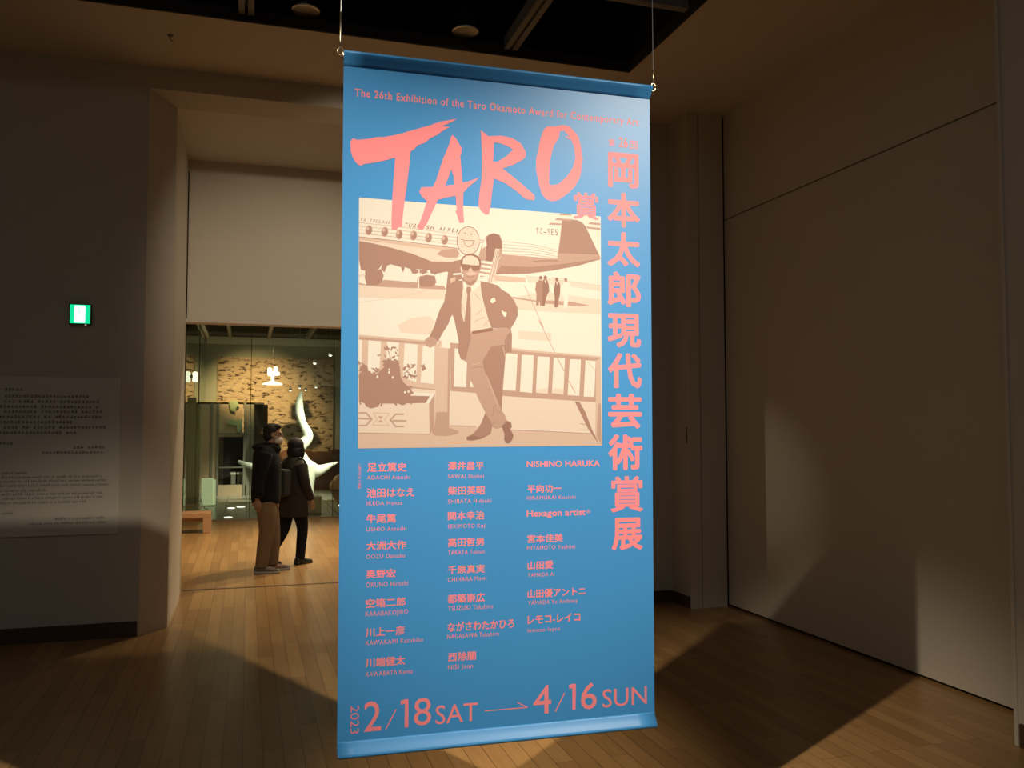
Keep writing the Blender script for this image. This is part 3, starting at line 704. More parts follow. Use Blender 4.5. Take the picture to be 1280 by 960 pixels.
A.ppoly(cA(106, 640, 150, 652, 290, 620, 520, 640, 700, 655, 720, 690, 560, 682, 300, 672, 106, 655), T[3])
A.ppoly(cA(150, 550, 262, 545, 280, 590, 265, 640, 230, 656, 160, 656, 145, 600), T[4])
A.ppoly(cA(580, 585, 640, 592, 652, 640, 620, 668, 545, 668, 515, 640, 520, 600), T[4])
A.ppoly(cA(585, 555, 605, 550, 612, 575, 595, 585), T[0]); A.ppoly(cA(640, 580, 665, 560, 670, 545, 640, 590), T[4])
A.ppoly(cA(735, 560, 850, 540, 850, 640, 790, 650, 720, 690), T[4])
A.ppoly(cA(770, 575, 830, 570, 835, 582, 770, 588), T[0]); A.ppoly(cA(750, 610, 790, 600, 780, 640, 750, 645), T[2]); A.ppoly(cA(810, 620, 835, 615, 832, 632, 812, 630), T[0])
A.ppoly(cA(640, 650, 720, 655, 720, 664, 650, 660), T[0]); A.ppoly(cA(106, 585, 150, 575, 150, 590, 106, 600), T[1]); A.ppoly(cA(106, 622, 150, 630, 150, 640, 106, 634), T[0])
A.line(cA(530, 545, 526, 685), 1.2, T[0]); A.line(cA(510, 548, 552, 550), .8, T[0]); A.line(cA(515, 572, 545, 574), .8, T[0]); A.line(cA(503, 687, 550, 690), 1.8, T[0])
for ya, yb in ((216, 298), (241, 322), (266, 347), (291, 371)): A.line(cA(106, ya, 440, (ya*.52+yb*.48)-4, 800, yb), .55, T[3])
A.line(cA(106, 316, 440, 352, 800, 397), .8, T[4])
for ya, yb in ((348, 412), (370, 425), (393, 440), (415, 455), (437, 468)): A.line(cB(212, ya, 420, ya*.55+yb*.45-8, 605, yb), .6, T[3])
for cx_, cy_ in ((175, 270), (287, 281), (390, 300), (490, 307), (597, 322), (710, 338)):
    c = cA(cx_, cy_)[0]; A.ell(c, 4.3, 6.2, T[3], rot=.15); A.ell((c[0]+.8, c[1]+.4), 3.0, 5.0, T[4], rot=.15); A.ell((c[0]-1.2, c[1]-2.2), 1.6, 2.2, T[2], 10)
# rear fuselage
A.ppoly(cB(212, 440, 400, 455, 600, 472, 905, 462, 908, 475, 760, 518, 560, 556, 400, 576, 165, 582, 190, 480), T[3])
A.ppoly(cB(205, 520, 420, 530, 700, 500, 905, 470, 760, 518, 560, 556, 400, 576, 165, 582), T[4])
A.ppoly(cB(420, 485, 600, 478, 620, 490, 430, 492), T[4])
A.ppoly(cB(637, 200, 680, 195, 740, 198, 775, 213, 800, 240, 906, 462, 605, 470, 606, 430, 622, 330), T[4])
A.ppoly(cB(606, 432, 893, 442, 906, 462, 605, 471), T[3])
A.line(cB(637, 200, 622, 330, 605, 470), .5, T[3])
for q in ((625, 152, 705, 158, 700, 168, 612, 163), (600, 184, 720, 194, 700, 206, 585, 198), (556, 217, 636, 222, 632, 234, 540, 229), (835, 212, 905, 220, 905, 234, 818, 226), (805, 242, 906, 254, 906, 268, 812, 258)): A.ppoly(cB(*q), T[3])
# door, stairs
A.ell(cB(150, 380)[0], 11.5, 15.5, T[2]); A.ppoly(cB(75, 360, 100, 312, 150, 290, 195, 303, 214, 350, 212, 440, 190, 470, 165, 585, 60, 600, 40, 470), T[3])
A.ppoly(cB(100, 330, 112, 305, 150, 292, 192, 305, 208, 345, 210, 398, 180, 402, 165, 455, 138, 490, 98, 484), T[5])
A.ppoly(cB(75, 360, 100, 325, 104, 380, 72, 400), T[0])
for k in range(5):
    x0_, y0_ = 64-k*5, 484+k*29; A.ppoly(cB(x0_, y0_, x0_+84-k*3, y0_+12, x0_+80-k*3, y0_+28, x0_-2, y0_+16), T[0])
A.ppoly(cB(165, 400, 192, 402, 185, 480, 158, 640, 106, 636, 130, 560), T[1])
for q in ((172, 410, 118, 634), (182, 410, 135, 636), (188, 420, 152, 600)): A.line(cB(*q), .7, T[4])
A.ppoly(cB(160, 588, 380, 605, 376, 636, 160, 626), T[2])
# round smiling disc on the door
c = cA(877, 345)[0]; A.ell(c, 14.6, 18.2, T[4], 28); A.ell(c, 13.6, 17.2, T[1], 28)
for k in range(22):
    an = random.uniform(0, 2*PI); rr2 = random.uniform(.3, .9); A.ell((c[0]+math.cos(an)*13*rr2, c[1]+math.sin(an)*16*rr2), .45, .45, T[3], 6)
A.ell((c[0]-4, c[1]-9.5), 1, 1, T[4], 8); A.ell((c[0]+4, c[1]-8.5), 1, 1, T[4], 8)
A.line([(c[0]-9.5, c[1]-2), (c[0]-3, c[1]-.4), (c[0]+8, c[1]-.2)], .9, T[4])
A.line([(c[0]-5.5, c[1]), (c[0]-4, c[1]+5.5), (c[0], c[1]+7.5), (c[0]+5, c[1]+6), (c[0]+7, c[1])], .9, T[4])
A.ell(cB(40, 340)[0], 2.8, 6, T[1]); A.line(cB(45, 335, 85, 345), .7, T[3]); A.line(cB(45, 352, 80, 360), .7, T[3])
# walkers on the tarmac
A.ppoly(cB(262, 735, 450, 765, 560, 765, 700, 775, 830, 800, 760, 808, 540, 790, 300, 752), T[3])
def walker(pts, hd, m, hm): A.ppoly(cB(*pts), m); A.ell(cB(*hd)[0], 2.1, 2.5, hm, 10)
walker((470, 620, 500, 625, 515, 690, 505, 720, 500, 800, 480, 802, 476, 760, 470, 802, 452, 800, 455, 720, 446, 690, 452, 640), (485, 605), T[4], T[5])
walker((505, 615, 530, 618, 543, 660, 545, 700, 525, 740, 512, 805, 490, 806, 498, 720, 496, 650), (517, 603), T[5], T[5])
walker((588, 632, 612, 630, 624, 660, 622, 715, 612, 760, 610, 812, 592, 816, 580, 810, 584, 760, 578, 690), (598, 617), T[5], T[5])
walker((648, 634, 680, 632, 694, 660, 690, 710, 680, 735, 674, 800, 660, 822, 645, 815, 650, 760, 636, 700, 638, 655), (662, 620), T[0], T[4])
A.ppoly(cB(512, 622, 522, 624, 518, 645), T[0]); A.ppoly(cB(594, 633, 604, 634, 600, 660), T[0])
# foreground wall, railing, planter
W = Print(); W.y = .0042
W.ppoly(cC(106, 430, 645, 490)+cD(-190, 490, 215, 535, 905, 580)+[(752.3, 545), (752.4, 556.9), (447.5, 560.6), (447.8, 480)], T[1])
W.ppoly(cC(106, 740, 640, 760)+cD(-190, 740, 280, 775, 880, 808)+[(752.4, 556.9), (447.5, 560.6)], T[2])
W.line(cD(280, 775, 600, 790, 860, 803), 1.1, T[3]); W.line(cD(280, 768, 860, 794), .8, T[0]); W.line(cC(750, 745, 930, 752), 1, T[3])
W.ppoly(cC(106, 100, 420, 124, 650, 150, 665, 180, 650, 492, 420, 470, 106, 440), T[2])
W.ppoly(cC(106, 92, 580, 132, 580, 144, 106, 104), T[0])
W.ppoly(cC(106, 120, 650, 162, 650, 178, 106, 138), T[3])
for q in ((106, 138, 128, 140, 124, 300, 106, 300), (172, 143, 262, 150, 250, 350, 165, 400), (303, 152, 388, 160, 380, 300, 300, 270), (428, 165, 520, 174, 510, 440, 415, 405), (557, 182, 640, 190, 633, 452, 540, 440)): W.ppoly(cC(*q), T[0])
W.ppoly(cC(106, 440, 420, 465, 645, 488, 645, 505, 106, 455), T[3])
W.ppoly(cC(480, 482, 645, 495, 645, 535, 480, 525), T[1])
W.ppoly(cC(655, 190, 750, 198, 742, 770, 640, 770), T[2]); W.ppoly(cC(735, 198, 750, 198, 742, 770, 728, 770), T[3]); W.ppoly(cC(650, 650, 738, 650, 740, 775, 640, 775), T[3])
W.ppoly(cC(685, 150, 745, 152, 750, 202, 665, 192), T[0]); W.ppoly(cC(670, 140, 690, 150, 685, 192, 660, 190), T[2])
W.ppoly(cC(600, 765, 640, 755, 760, 765, 812, 785, 800, 805, 720, 820, 640, 815), T[3])
W.ppoly(cC(750, 160, 812, 166, 880, 290, 960, 480, 940, 515, 752, 500), T[3])
for q in ((782, 200, 806, 204, 820, 272, 868, 300, 862, 475, 775, 470), (892, 425, 920, 475, 890, 472)): W.ppoly(cC(*q), T[0])
W.ppoly(cD(200, 190, 400, 215, 908, 258, 908, 582, 560, 560, 200, 535), T[3])
W.ppoly(cD(270, 195, 400, 212, 908, 256, 908, 268, 400, 226, 270, 210), T[2])
for q in ((238, 235, 322, 240, 308, 500, 218, 495), (352, 245, 436, 250, 424, 515, 338, 506), (463, 256, 549, 262, 535, 522, 451, 513), (577, 266, 656, 270, 645, 527, 564, 516), (690, 276, 769, 279, 757, 535, 675, 530), (801, 284, 873, 290, 863, 543, 788, 540)): W.ppoly(cD(*q), T[0])
W.line(cD(600, 265, 640, 340, 655, 365), 1, T[3]); W.line(cD(682, 430, 728, 512), 1.6, T[2]); W.line(cD(815, 295, 872, 360), .8, T[2])
W.ppoly(cD(460, 490, 535, 480, 535, 522, 452, 512), T[1]); W.ppoly(cD(575, 480, 645, 490, 645, 527, 565, 516), T[1])
W.ppoly(cD(875, 285, 908, 270, 914, 870, 870, 830), T[2]); W.ppoly(cD(890, 590, 910, 590, 914, 880, 880, 820), T[3])
W.ppoly(cD(725, 575, 760, 580, 800, 650, 850, 780, 900, 880, 870, 840, 820, 770), T[4]); W.line(cD(765, 730, 800, 738), 1, T[3])
W.ppoly(cC(106, 590, 600, 588, 604, 805, 106, 795), T[1]); W.ppoly(cC(600, 590, 640, 520, 640, 760, 604, 805), T[3])
W.ppoly(cC(440, 590, 600, 590, 640, 520, 480, 508, 470, 530, 606, 538, 578, 585), T[0])
W.ppoly(cC(430, 535, 606, 538, 576, 586, 430, 588), T[4])
for q in ((106, 655, 155, 655, 196, 700, 155, 745, 106, 745), (420, 665, 365, 665, 328, 705, 365, 752, 420, 752), (106, 695, 185, 698), (340, 710, 438, 712)): W.line(cC(*q), 1.9, T[3])
W.line(cC(205, 655, 322, 660, 285, 702, 320, 745, 200, 742, 235, 700, 205, 655), 1.1, T[2]); W.ppoly(cC(240, 680, 276, 680, 258, 700), T[3]); W.ppoly(cC(240, 722, 276, 722, 258, 703), T[3])
W.line(cC(106, 797, 604, 806), 1, T[3])
plant = cC(106, 380, 125, 365, 115, 330, 140, 310, 165, 325, 172, 360, 205, 390, 240, 375, 262, 350, 285, 330, 278, 300, 300, 290, 330, 300, 350, 285, 385, 300, 395, 340, 400, 400, 420, 440, 465, 478, 485, 510, 470, 530, 455, 560, 460, 580, 410, 602, 380, 590, 255, 590, 240, 612, 190, 625, 155, 610, 140, 575, 106, 580)
W.ppoly(plant, T[4])
rl = random.Random(5)
def leafs(n, x0, x1, y0, y1, s0, s1):
    for k in range(n):
        c = cC(rl.uniform(x0, x1), rl.uniform(y0, y1))[0]; an = rl.uniform(0, PI); s = rl.uniform(s0, s1)
        W.ell(c, s, s*.45, T[4], 8, an)
leafs(14, 290, 385, 180, 290, 1.5, 3.0); leafs(22, 420, 505, 310, 410, 1.5, 3.2); leafs(8, 550, 582, 290, 355, 1.3, 2.8); leafs(8, 106, 160, 290, 370, 1.5, 3); leafs(16, 400, 480, 470, 590, 1.5, 3); leafs(3, 240, 262, 245, 255, 1, 1.8)
leafs(26, 106, 260, 340, 420, 1.2, 2.6); leafs(30, 270, 400, 285, 330, 1.2, 2.8); leafs(18, 110, 460, 570, 605, 1.4, 2.8)
for c in cC(235, 400, 320, 350, 345, 405, 318, 370, 430, 510, 455, 505): W.ell(c, 1.3, 1.6, T[0], 8)
W.line(cC(300, 190, 320, 240, 335, 290), .9, T[4]); W.line(cC(420, 380, 470, 340, 495, 320), .9, T[4])
# standing man
G = Print(); G.y = .0072
G.ppoly(cE(365, 750, 440, 770, 780, 740, 808, 780, 812, 850)+cF(725, 0, 722, 120, 700, 330, 690, 590, 720, 635, 735, 690, 700, 745, 640, 755, 605, 740, 600, 700, 560, 640, 540, 600, 480, 480, 440, 385, 400, 250, 375, 150, 330, 0), T[3])
G.ppoly(cF(540, 250, 555, 270, 600, 370, 640, 470, 690, 590, 700, 330, 722, 120, 740, 0, 600, 20, 520, 150), T[4])
G.ppoly(cF(545, 610, 600, 700, 605, 745, 590, 800, 500, 840, 420, 855, 380, 850, 378, 828, 430, 800, 480, 750, 510, 700), T[4])
G.ppoly(cF(690, 735, 735, 680, 775, 700, 780, 740, 765, 755, 795, 810, 785, 850, 755, 885, 728, 882, 712, 850, 715, 800), T[5])
G.ppoly(cF(378, 828, 440, 812, 500, 830, 590, 800, 500, 845, 420, 858, 380, 853), T[5])
for q in ((430, 210, 520, 200, 530, 215), (600, 400, 560, 410), (660, 540, 620, 560, 610, 640), (690, 620, 640, 580), (640, 690, 600, 720)): G.line(cF(*q), .8, T[4])
G.line(cF(425, 185, 500, 170), .7, T[2]); G.line(cF(560, 290, 610, 420, 660, 560), .7, T[2]); G.line(cF(700, 20, 722, 110), .9, T[2])
# jacket
G.ppoly(cE(355, 305, 340, 300, 270, 310, 220, 350, 195, 430, 185, 500, 150, 560, 120, 640, 95, 720, 50, 820, 90, 830, 130, 860, 180, 770, 225, 700, 245, 640, 262, 615, 280, 660, 300, 760, 320, 860, 318, 960)+cF(305, 40, 320, 110, 330, 140, 355, 135, 372, 145)+cE(400, 960, 430, 850, 430, 780, 440, 770, 400, 600, 380, 400), T[4])
G.ppoly(cE(520, 305, 600, 320, 680, 345, 720, 385, 780, 420, 830, 480, 862, 550, 866, 620, 840, 680, 800, 745, 812, 800, 808, 960)+cF(770, 70, 725, 75)+cE(745, 960, 745, 850, 770, 760, 740, 735, 650, 740, 620, 735, 590, 640, 550, 500, 530, 400), T[4])
G.ppoly(cE(620, 470, 650, 455, 662, 490, 630, 512, 612, 495), T[0])
G.ppoly(cE(715, 570, 740, 590, 765, 595, 752, 635, 738, 632, 722, 605), T[0])
G.ppoly(cE(440, 770, 620, 735, 640, 745, 640, 765, 445, 795), T[5])
G.ppoly(cE(640, 745, 760, 735, 800, 760, 780, 790, 745, 850, 690, 845, 640, 815, 630, 780), T[3])
G.ppoly(cE(5, 850, 40, 820, 90, 828, 130, 858, 105, 890, 60, 922, 25, 905, 10, 880), T[3])
G.line(cE(30, 850, 60, 870), .6, T[4]); G.line(cE(60, 835, 90, 870), .6, T[4])
# shirt and tie
G.ppoly(cE(355, 300, 400, 340, 450, 340, 510, 295, 522, 340, 530, 420, 550, 500, 580, 620, 622, 735, 440, 770, 428, 790, 370, 690, 345, 600, 345, 480, 360, 370), T[1])
G.ppoly(cE(365, 310, 395, 345, 372, 420), T[0]); G.ppoly(cE(510, 300, 520, 340, 450, 400, 430, 365), T[0])
for q in ((560, 640, 500, 660, 460, 690), (600, 660, 560, 700), (540, 560, 480, 620), (590, 700, 545, 720), (350, 520, 375, 600), (470, 420, 520, 480)): G.line(cE(*q), .6, T[3])
G.ppoly(cE(395, 360, 430, 358, 436, 385, 424, 420, 432, 560, 430, 780, 415, 800, 370, 690, 388, 560, 400, 430, 390, 395), T[4])
# head
G.ppoly(cE(355, 240, 338, 205, 335, 175, 345, 120, 360, 80, 400, 55, 450, 50, 495, 75, 520, 110, 527, 160, 525, 195, 505, 240, 490, 300, 450, 345, 400, 340, 370, 300), T[3])
G.ppoly(cE(352, 150, 360, 95, 385, 72, 440, 68, 485, 80, 508, 110, 510, 165, 440, 155, 380, 150), T[1])
G.ppoly(cE(340, 170, 338, 120, 355, 82, 400, 54, 450, 49, 500, 76, 525, 115, 527, 165, 512, 170, 508, 125, 485, 88, 440, 70, 390, 72, 362, 98, 350, 150), T[5])
G.ppoly(cE(335, 180, 345, 175, 352, 225, 342, 222), T[1]); G.ppoly(cE(350, 240, 365, 245, 358, 275, 345, 260), T[0])
G.ppoly(cE(345, 145, 420, 155, 432, 165, 510, 160, 520, 170, 512, 200, 490, 212, 455, 210, 440, 190, 425, 190, 405, 208, 370, 205, 352, 185), T[5])
G.ppoly(cE(415, 195, 432, 180, 445, 205, 440, 222, 410, 218), T[2])
G.ppoly(cE(390, 225, 450, 222, 490, 235, 470, 250, 420, 255, 385, 245), T[2]); G.line(cE(395, 262, 430, 268, 465, 258), 1.1, T[4])
G.ppoly(cE(372, 290, 420, 315, 480, 290, 470, 320, 430, 348, 395, 338), T[4])
G.line(cE(440, 220, 500, 240), .5, T[1])
pp = back_print.done('printed_photograph', banner); pp['label'] = 'sepia photograph printed on the cloth'
A_o = None

# ---- lettering
_tcache = {}
def glyphs(s, sp=1.0):
    k = (s, sp)
    if k not in _tcache:
        c = bpy.data.curves.new('t', 'FONT'); c.body = s; c.space_character = sp; c.resolution_u = 3; c.fill_mode = 'FRONT'
        o = bpy.data.objects.new('t', c); COL.objects.link(o); dg = bpy.context.evaluated_depsgraph_get(); dg.update()
        me = bpy.data.meshes.new_from_object(o.evaluated_get(dg))
        _tcache[k] = ([(v.co.x, v.co.y) for v in me.vertices], [tuple(p.vertices) for p in me.polygons])
        bpy.data.objects.remove(o); bpy.data.curves.remove(c); bpy.data.meshes.remove(me)
    return _tcache[k]
class Letters:
    def __init__(self, y): self.bm = bmesh.new(); self.y = y
    def put(self, s, xl, xr, yt, yb, off=.0, cap=False, rot=False, yr=None, shear=0, sp=1.0):
        """text whose left end spans pixels (xl, yt..yb) and whose right end is at pixel xr; off = extra boldness in ems"""
        vs_, fs = glyphs(s, sp)
        x0, x1 = min(v[0] for v in vs_)-off, max(v[0] for v in vs_)+off; y0, y1 = min(v[1] for v in vs_)-off, max(v[1] for v in vs_)+off
        if cap: y0, y1 = 0.0-off, .73+off
        u0, v1 = p2b(xl, yt); _, v0 = p2b(xl, yb); u1, vr_ = p2b(xr, yb if yr is None else yr)
        rise = 0 if yr is None else vr_-v0
        self.y = level_y([(u0, v0), (u1, v0), (u1, v1)])
        for k_, (dx, dy) in enumerate(self.stamps(off)):
            out = []; self.y += .000008 if k_ else 0
            for x, y in vs_:
                fx, fy = (x+dx-x0)/(x1-x0), (y+dy-y0)/(y1-y0)
                if rot: a, c = u0+(u1-u0)*fy, v1+(v0-v1)*fx
                else: a, c = u0+(u1-u0)*fx+shear*fy*(v1-v0), v0+(v1-v0)*fy+rise*fx
                out.append(self.bm.verts.new((a, -self.y, c)))
            for f in fs:
                try: g = self.bm.faces.new([out[i] for i in f])
                except ValueError: continue
                g.normal_update()
                if g.normal.y > 0: g.normal_flip()
    def stamps(self, off):
        """a bold face is the outline swept round a small circle"""
        if off <= 0: return [(0, 0)]
        n_ = 6 if off < .02 else 10
        return [(0, 0)]+[(off*math.cos(2*PI*k/n_), off*math.sin(2*PI*k/n_)) for k in range(n_)]
    def shape(self, pts):
        vs_ = [p2b(*p) for p in pts]; self.y = level_y(vs_); V = [self.bm.verts.new((x, -self.y, z)) for x, z in vs_]
        for t3 in tessellate_polygon([[Vector((x, z, 0)) for x, z in vs_]]):
            g = self.bm.faces.new([V[i] for i in t3]); g.normal_update()
            if g.normal.y > 0: g.normal_flip()
    def seg(self, a, c, wd):
        d = Vector((c[0]-a[0], c[1]-a[1])); n_ = Vector((-d.y, d.x)).normalized()*wd/2
        self.shape([(a[0]-n_.x, a[1]-n_.y), (c[0]-n_.x, c[1]-n_.y), (c[0]+n_.x, c[1]+n_.y), (a[0]+n_.x, a[1]+n_.y)])
    def done(self, name, m, parent, label=None):
        o = obj(name, self.bm, m, parent)
        if label: o['label'] = label
        return o
# lettering inside the sepia print
L = Letters(.0041)
# the airline lettering climbs with the fuselage: lay it letter by letter
def slanted(s, xa, ya, xb, yb, h, off=.0, sh=.3):
    n_ = len(s)
    for i, ch in enumerate(s):
        if ch == ' ': continue
        f0, f1 = i/n_, (i+.72)/n_
        x0_ = xa+(xb-xa)*f0; x1_ = xa+(xb-xa)*f1; yy = ya+(yb-ya)*f0
        if ch == 'I': x1_ = x0_+(x1_-x0_)*.3
        L.put(ch, x0_, x1_, yy-h, yy, off, True, shear=sh)
airp = A.done('printed_airplane', pp)
for q in (('VA YOLLARI', 450, 276.2, 489, 280.5, 4.2), ('TURKISH AIRLI', 505, 283.2, 575.5, 291.4, 5.2, .012), ('TC-SES', 670, 292.3, 698.5, 294.3, 8, .0, 0)):
    L = Letters(.0041); slanted(*q); L.done('printed_airline_lettering', T[5], pp)
W.done('printed_railing', pp); G.done('printed_man', pp)

LY = .0102
cT = crop(430, 140, 6.0); cR = crop(590, 140, 6.0)
P2 = Print(); P2.y = LY
pk = M['pink']
P2.ppoly(cT(48, 220, 70, 196, 98, 210, 180, 202, 250, 188, 300, 188, 400, 170, 520, 135, 640, 102, 720, 72, 845, 52, 815, 72, 735, 108, 795, 112, 760, 130, 735, 145, 700, 172, 650, 195, 605, 232, 555, 248, 525, 280, 498, 297, 490, 400, 470, 560, 452, 680, 438, 800, 435, 862, 410, 865, 390, 888, 358, 880, 355, 830, 362, 660, 372, 500, 384, 342, 330, 358, 240, 378, 145, 392, 128, 404, 105, 395, 85, 372, 65, 340, 50, 290), pk)
P2.holes([cT(812, 172, 838, 195, 882, 270, 880, 310, 872, 330, 880, 430, 888, 530, 930, 522, 1012, 492, 985, 520, 930, 565, 895, 605, 892, 700, 900, 828, 865, 832, 850, 780, 835, 742, 846, 735, 838, 628, 770, 640, 705, 658, 665, 740, 620, 840, 590, 885, 555, 880, 555, 860, 590, 770, 622, 668, 585, 635, 565, 600, 580, 565, 665, 562, 690, 515, 740, 360, 790, 240, 800, 195),
          cT(806, 430, 825, 495, 830, 546, 757, 552, 775, 510)], pk)
P2.holes([cR(65, 135, 90, 155, 122, 182, 220, 178, 300, 195, 365, 235, 403, 300, 402, 335, 380, 358, 310, 395, 228, 425, 300, 480, 385, 550, 465, 622, 473, 645, 465, 662, 425, 658, 395, 648, 330, 590, 250, 535, 165, 497, 150, 600, 140, 690, 128, 765, 105, 772, 65, 740, 48, 700, 55, 620, 72, 500, 75, 330, 68, 180),
          cR(165, 228, 215, 235, 280, 262, 308, 282, 260, 330, 195, 372, 158, 375)], pk)
P2.holes([cR(565, 108, 625, 108, 680, 97, 730, 108, 770, 150, 800, 190, 815, 260, 830, 350, 822, 420, 805, 500, 770, 560, 720, 610, 650, 660, 600, 670, 550, 650, 522, 610, 500, 530, 480, 430, 482, 350, 500, 270, 515, 190, 540, 130),
          cR(660, 145, 690, 138, 740, 198, 765, 260, 777, 345, 755, 420, 715, 480, 650, 540, 600, 550, 578, 540, 580, 440, 590, 340, 610, 260, 650, 195)], pk)
P2.ppoly(cR(700, 178, 735, 195, 742, 208, 715, 198), pk)
P2.done('title_lettering', banner)['label'] = 'large salmon brush lettering'
K = Letters(LY+.0004)
K.put('賞', 716.5, 748.5, 239.5, 273.5, .018)
cK = crop(740, 160, 6.4)
for ch, xl, xr, yt, yb in (('岡', 760, 798.4, 189.5, 233.5), ('本', 759, 800, 239.5, 283), ('太', 759, 800.3, 289, 332.3), ('郎', 759.2, 801, 338.7, 383), ('現', 759.5, 801.3, 391, 434), ('代', 760, 802.5, 441, 485), ('芸', 760, 802.5, 492, 536), ('術', 760, 803.2, 543, 588), ('賞', 763, 804.2, 595.5, 640.7), ('展', 764.5, 803.3, 647.5, 688.6)):
    K.put(ch, xl, xr, yt, yb, .020 if ch == '賞' else .029)
K.put('第', 760.5, 769, 173.5, 182.5, .012); K.put('26', 773.6, 784.8, 171, 184, .02); K.put('回', 787, 797, 175.5, 186, .015)
K.done('vertical_lettering', pk, banner)
K = Letters(LY)
K.put('The 26th Exhibition of the Taro Okamoto Award for Contemporary Art', 443.6, 798.3, 109.8, 120.3, .018, cap=True, yr=157.3, sp=1.14)
K.done('heading_lettering', pk, banner)
names = [
 ('足立篤史', 458.9, 508.4, 578.5, 590, 'ADACHI Atsushi', 458.9, 512.5, 594.3, 599.5), ('池田はなえ', 458.4, 518, 610.5, 622, 'IKEDA Hanae', 458.4, 503, 626.5, 631.8),
 ('牛尾篤', 458, 495, 643, 654.3, 'USHIO Atsushi', 458, 508, 659, 664.3), ('大洲大作', 457.8, 508, 677, 688, 'OOZU Daisaku', 457.8, 506, 693, 698.5),
 ('奥野宏', 457.5, 494.5, 712.3, 723.3, 'OKUNO Hiroshi', 457.5, 510, 728, 734.2), ('空箱二郎', 457, 507, 748.8, 760.3, 'KARABAKOJIRO', 457, 510, 764.2, 770.5),
 ('川上一彦', 457, 506, 785, 796.5, 'KAWAKAMI Kazuhiko', 457.3, 528.7, 800.5, 806.6), ('川端健太', 457, 506.5, 823, 834.5, 'KAWABATA Kenta', 457.5, 515.8, 839.8, 846),
 ('澤井昌平', 559.8, 605, 577, 587.7, 'SAWAI Shohei', 560, 604.8, 592.8, 598), ('柴田英昭', 559.8, 606, 608.3, 619, 'SHIBATA Hideaki', 560, 614, 624, 629.3),
 ('関本幸治', 559.8, 605.7, 639.8, 650.6, 'SEKIMOTO Koji', 559.8, 607.5, 655.3, 660.6), ('高田哲男', 559.8, 605, 673, 684, 'TAKATA Tetsuo', 560, 605.7, 688, 693.5),
 ('千原真実', 559.8, 606, 707.3, 718, 'CHIHARA Mami', 559.8, 608, 721.8, 727.3), ('都築崇広', 559.4, 606, 743.2, 754.7, 'TSUZUKI Takahiro', 560, 616.4, 757.6, 763.6),
 ('ながさわたかひろ', 559.4, 642.8, 778, 790, 'NAGASAWA Takahiro', 559, 623.6, 792.8, 798.8), ('西除闇', 560, 595, 816, 827.3, 'NISI Joan', 560, 591, 831, 837),
 ('平向功一', 659, 702, 606, 616.3, 'HIRAMUKAI Kouichi', 658.6, 719.4, 619.9, 624.8), ('宮本佳美', 659, 703.6, 668.5, 679, 'MIYAMOTO Yoshimi', 659, 719, 682.5, 687.8),
 ('山田愛', 659.4, 691.6, 701.7, 712.3, 'YAMADA Ai', 659.8, 693, 716.3, 721.4), ('山田優アントニ', 659.5, 732, 737, 748, 'YAMADA Yu Anthony', 660, 722, 751, 756.3),
 ('レモコ-レイコ', 659.5, 725.4, 769.6, 780.4, 'lemoco-layco', 659.5, 700, 785.3, 790.5)]
K = Letters(LY)
for (s, xl, xr, yt, yb, s2, xl2, xr2, yt2, yb2) in names:
    K.put(s, xl, xr, yt, yb, .022)
    K.put(s2, xl2, xr2, yt2, yb2, 0, cap=True, sp=1.12)
K.put('NISHINO HARUKA', 658.4, 749.7, 575.8, 584, .022, cap=True)
K.put('Hexagon artist', 658.4, 732, 637.3, 646, .022, cap=True); K.put('®', 732.8, 738, 637.2, 641.6, .0)
K.put('入選作家五十音順', 448.0, 451.2, 579, 611, 0, rot=True)
K.done('name_lettering', pk, banner)
K = Letters(LY)
K.put('2', 455.2, 476.3, 877.5, 915, .004); K.seg((495.3, 886.5), (482.2, 911.7), 1.3)
K.shape([(500.7, 876.2), (506.2, 874.3), (510.5, 873.8), (510.5, 908.8), (505.7, 909.3), (506.2, 879.4), (501.2, 881)]); K.put('8', 517.5, 538.8, 873, 907.8, 0)
K.put('SAT', 544.5, 597.3, 881, 905.5, .0, cap=True)
K.seg((606, 888.7), (659.5, 884.2), 1.2); K.seg((646.5, 877.8), (659.6, 884.3), 1.2)
K.put('4', 666.7, 689, 857.6, 893.3, .004); K.seg((705.8, 866), (694.2, 889.7), 1.3)
K.shape([(711.1, 855.9), (715.4, 854.9), (719.9, 854.7), (719.4, 887), (715.4, 887.7), (715.4, 860.2), (711.5, 860.9)]); K.put('6', 726, 746, 854, 887.5, .006)
K.put('SUN', 753, 808.6, 860.8, 884.6, .0, cap=True)
K.put('2023', 438, 448.6, 882.5, 917.6, .0, rot=True)
K.done('date_lettering', pk, banner)

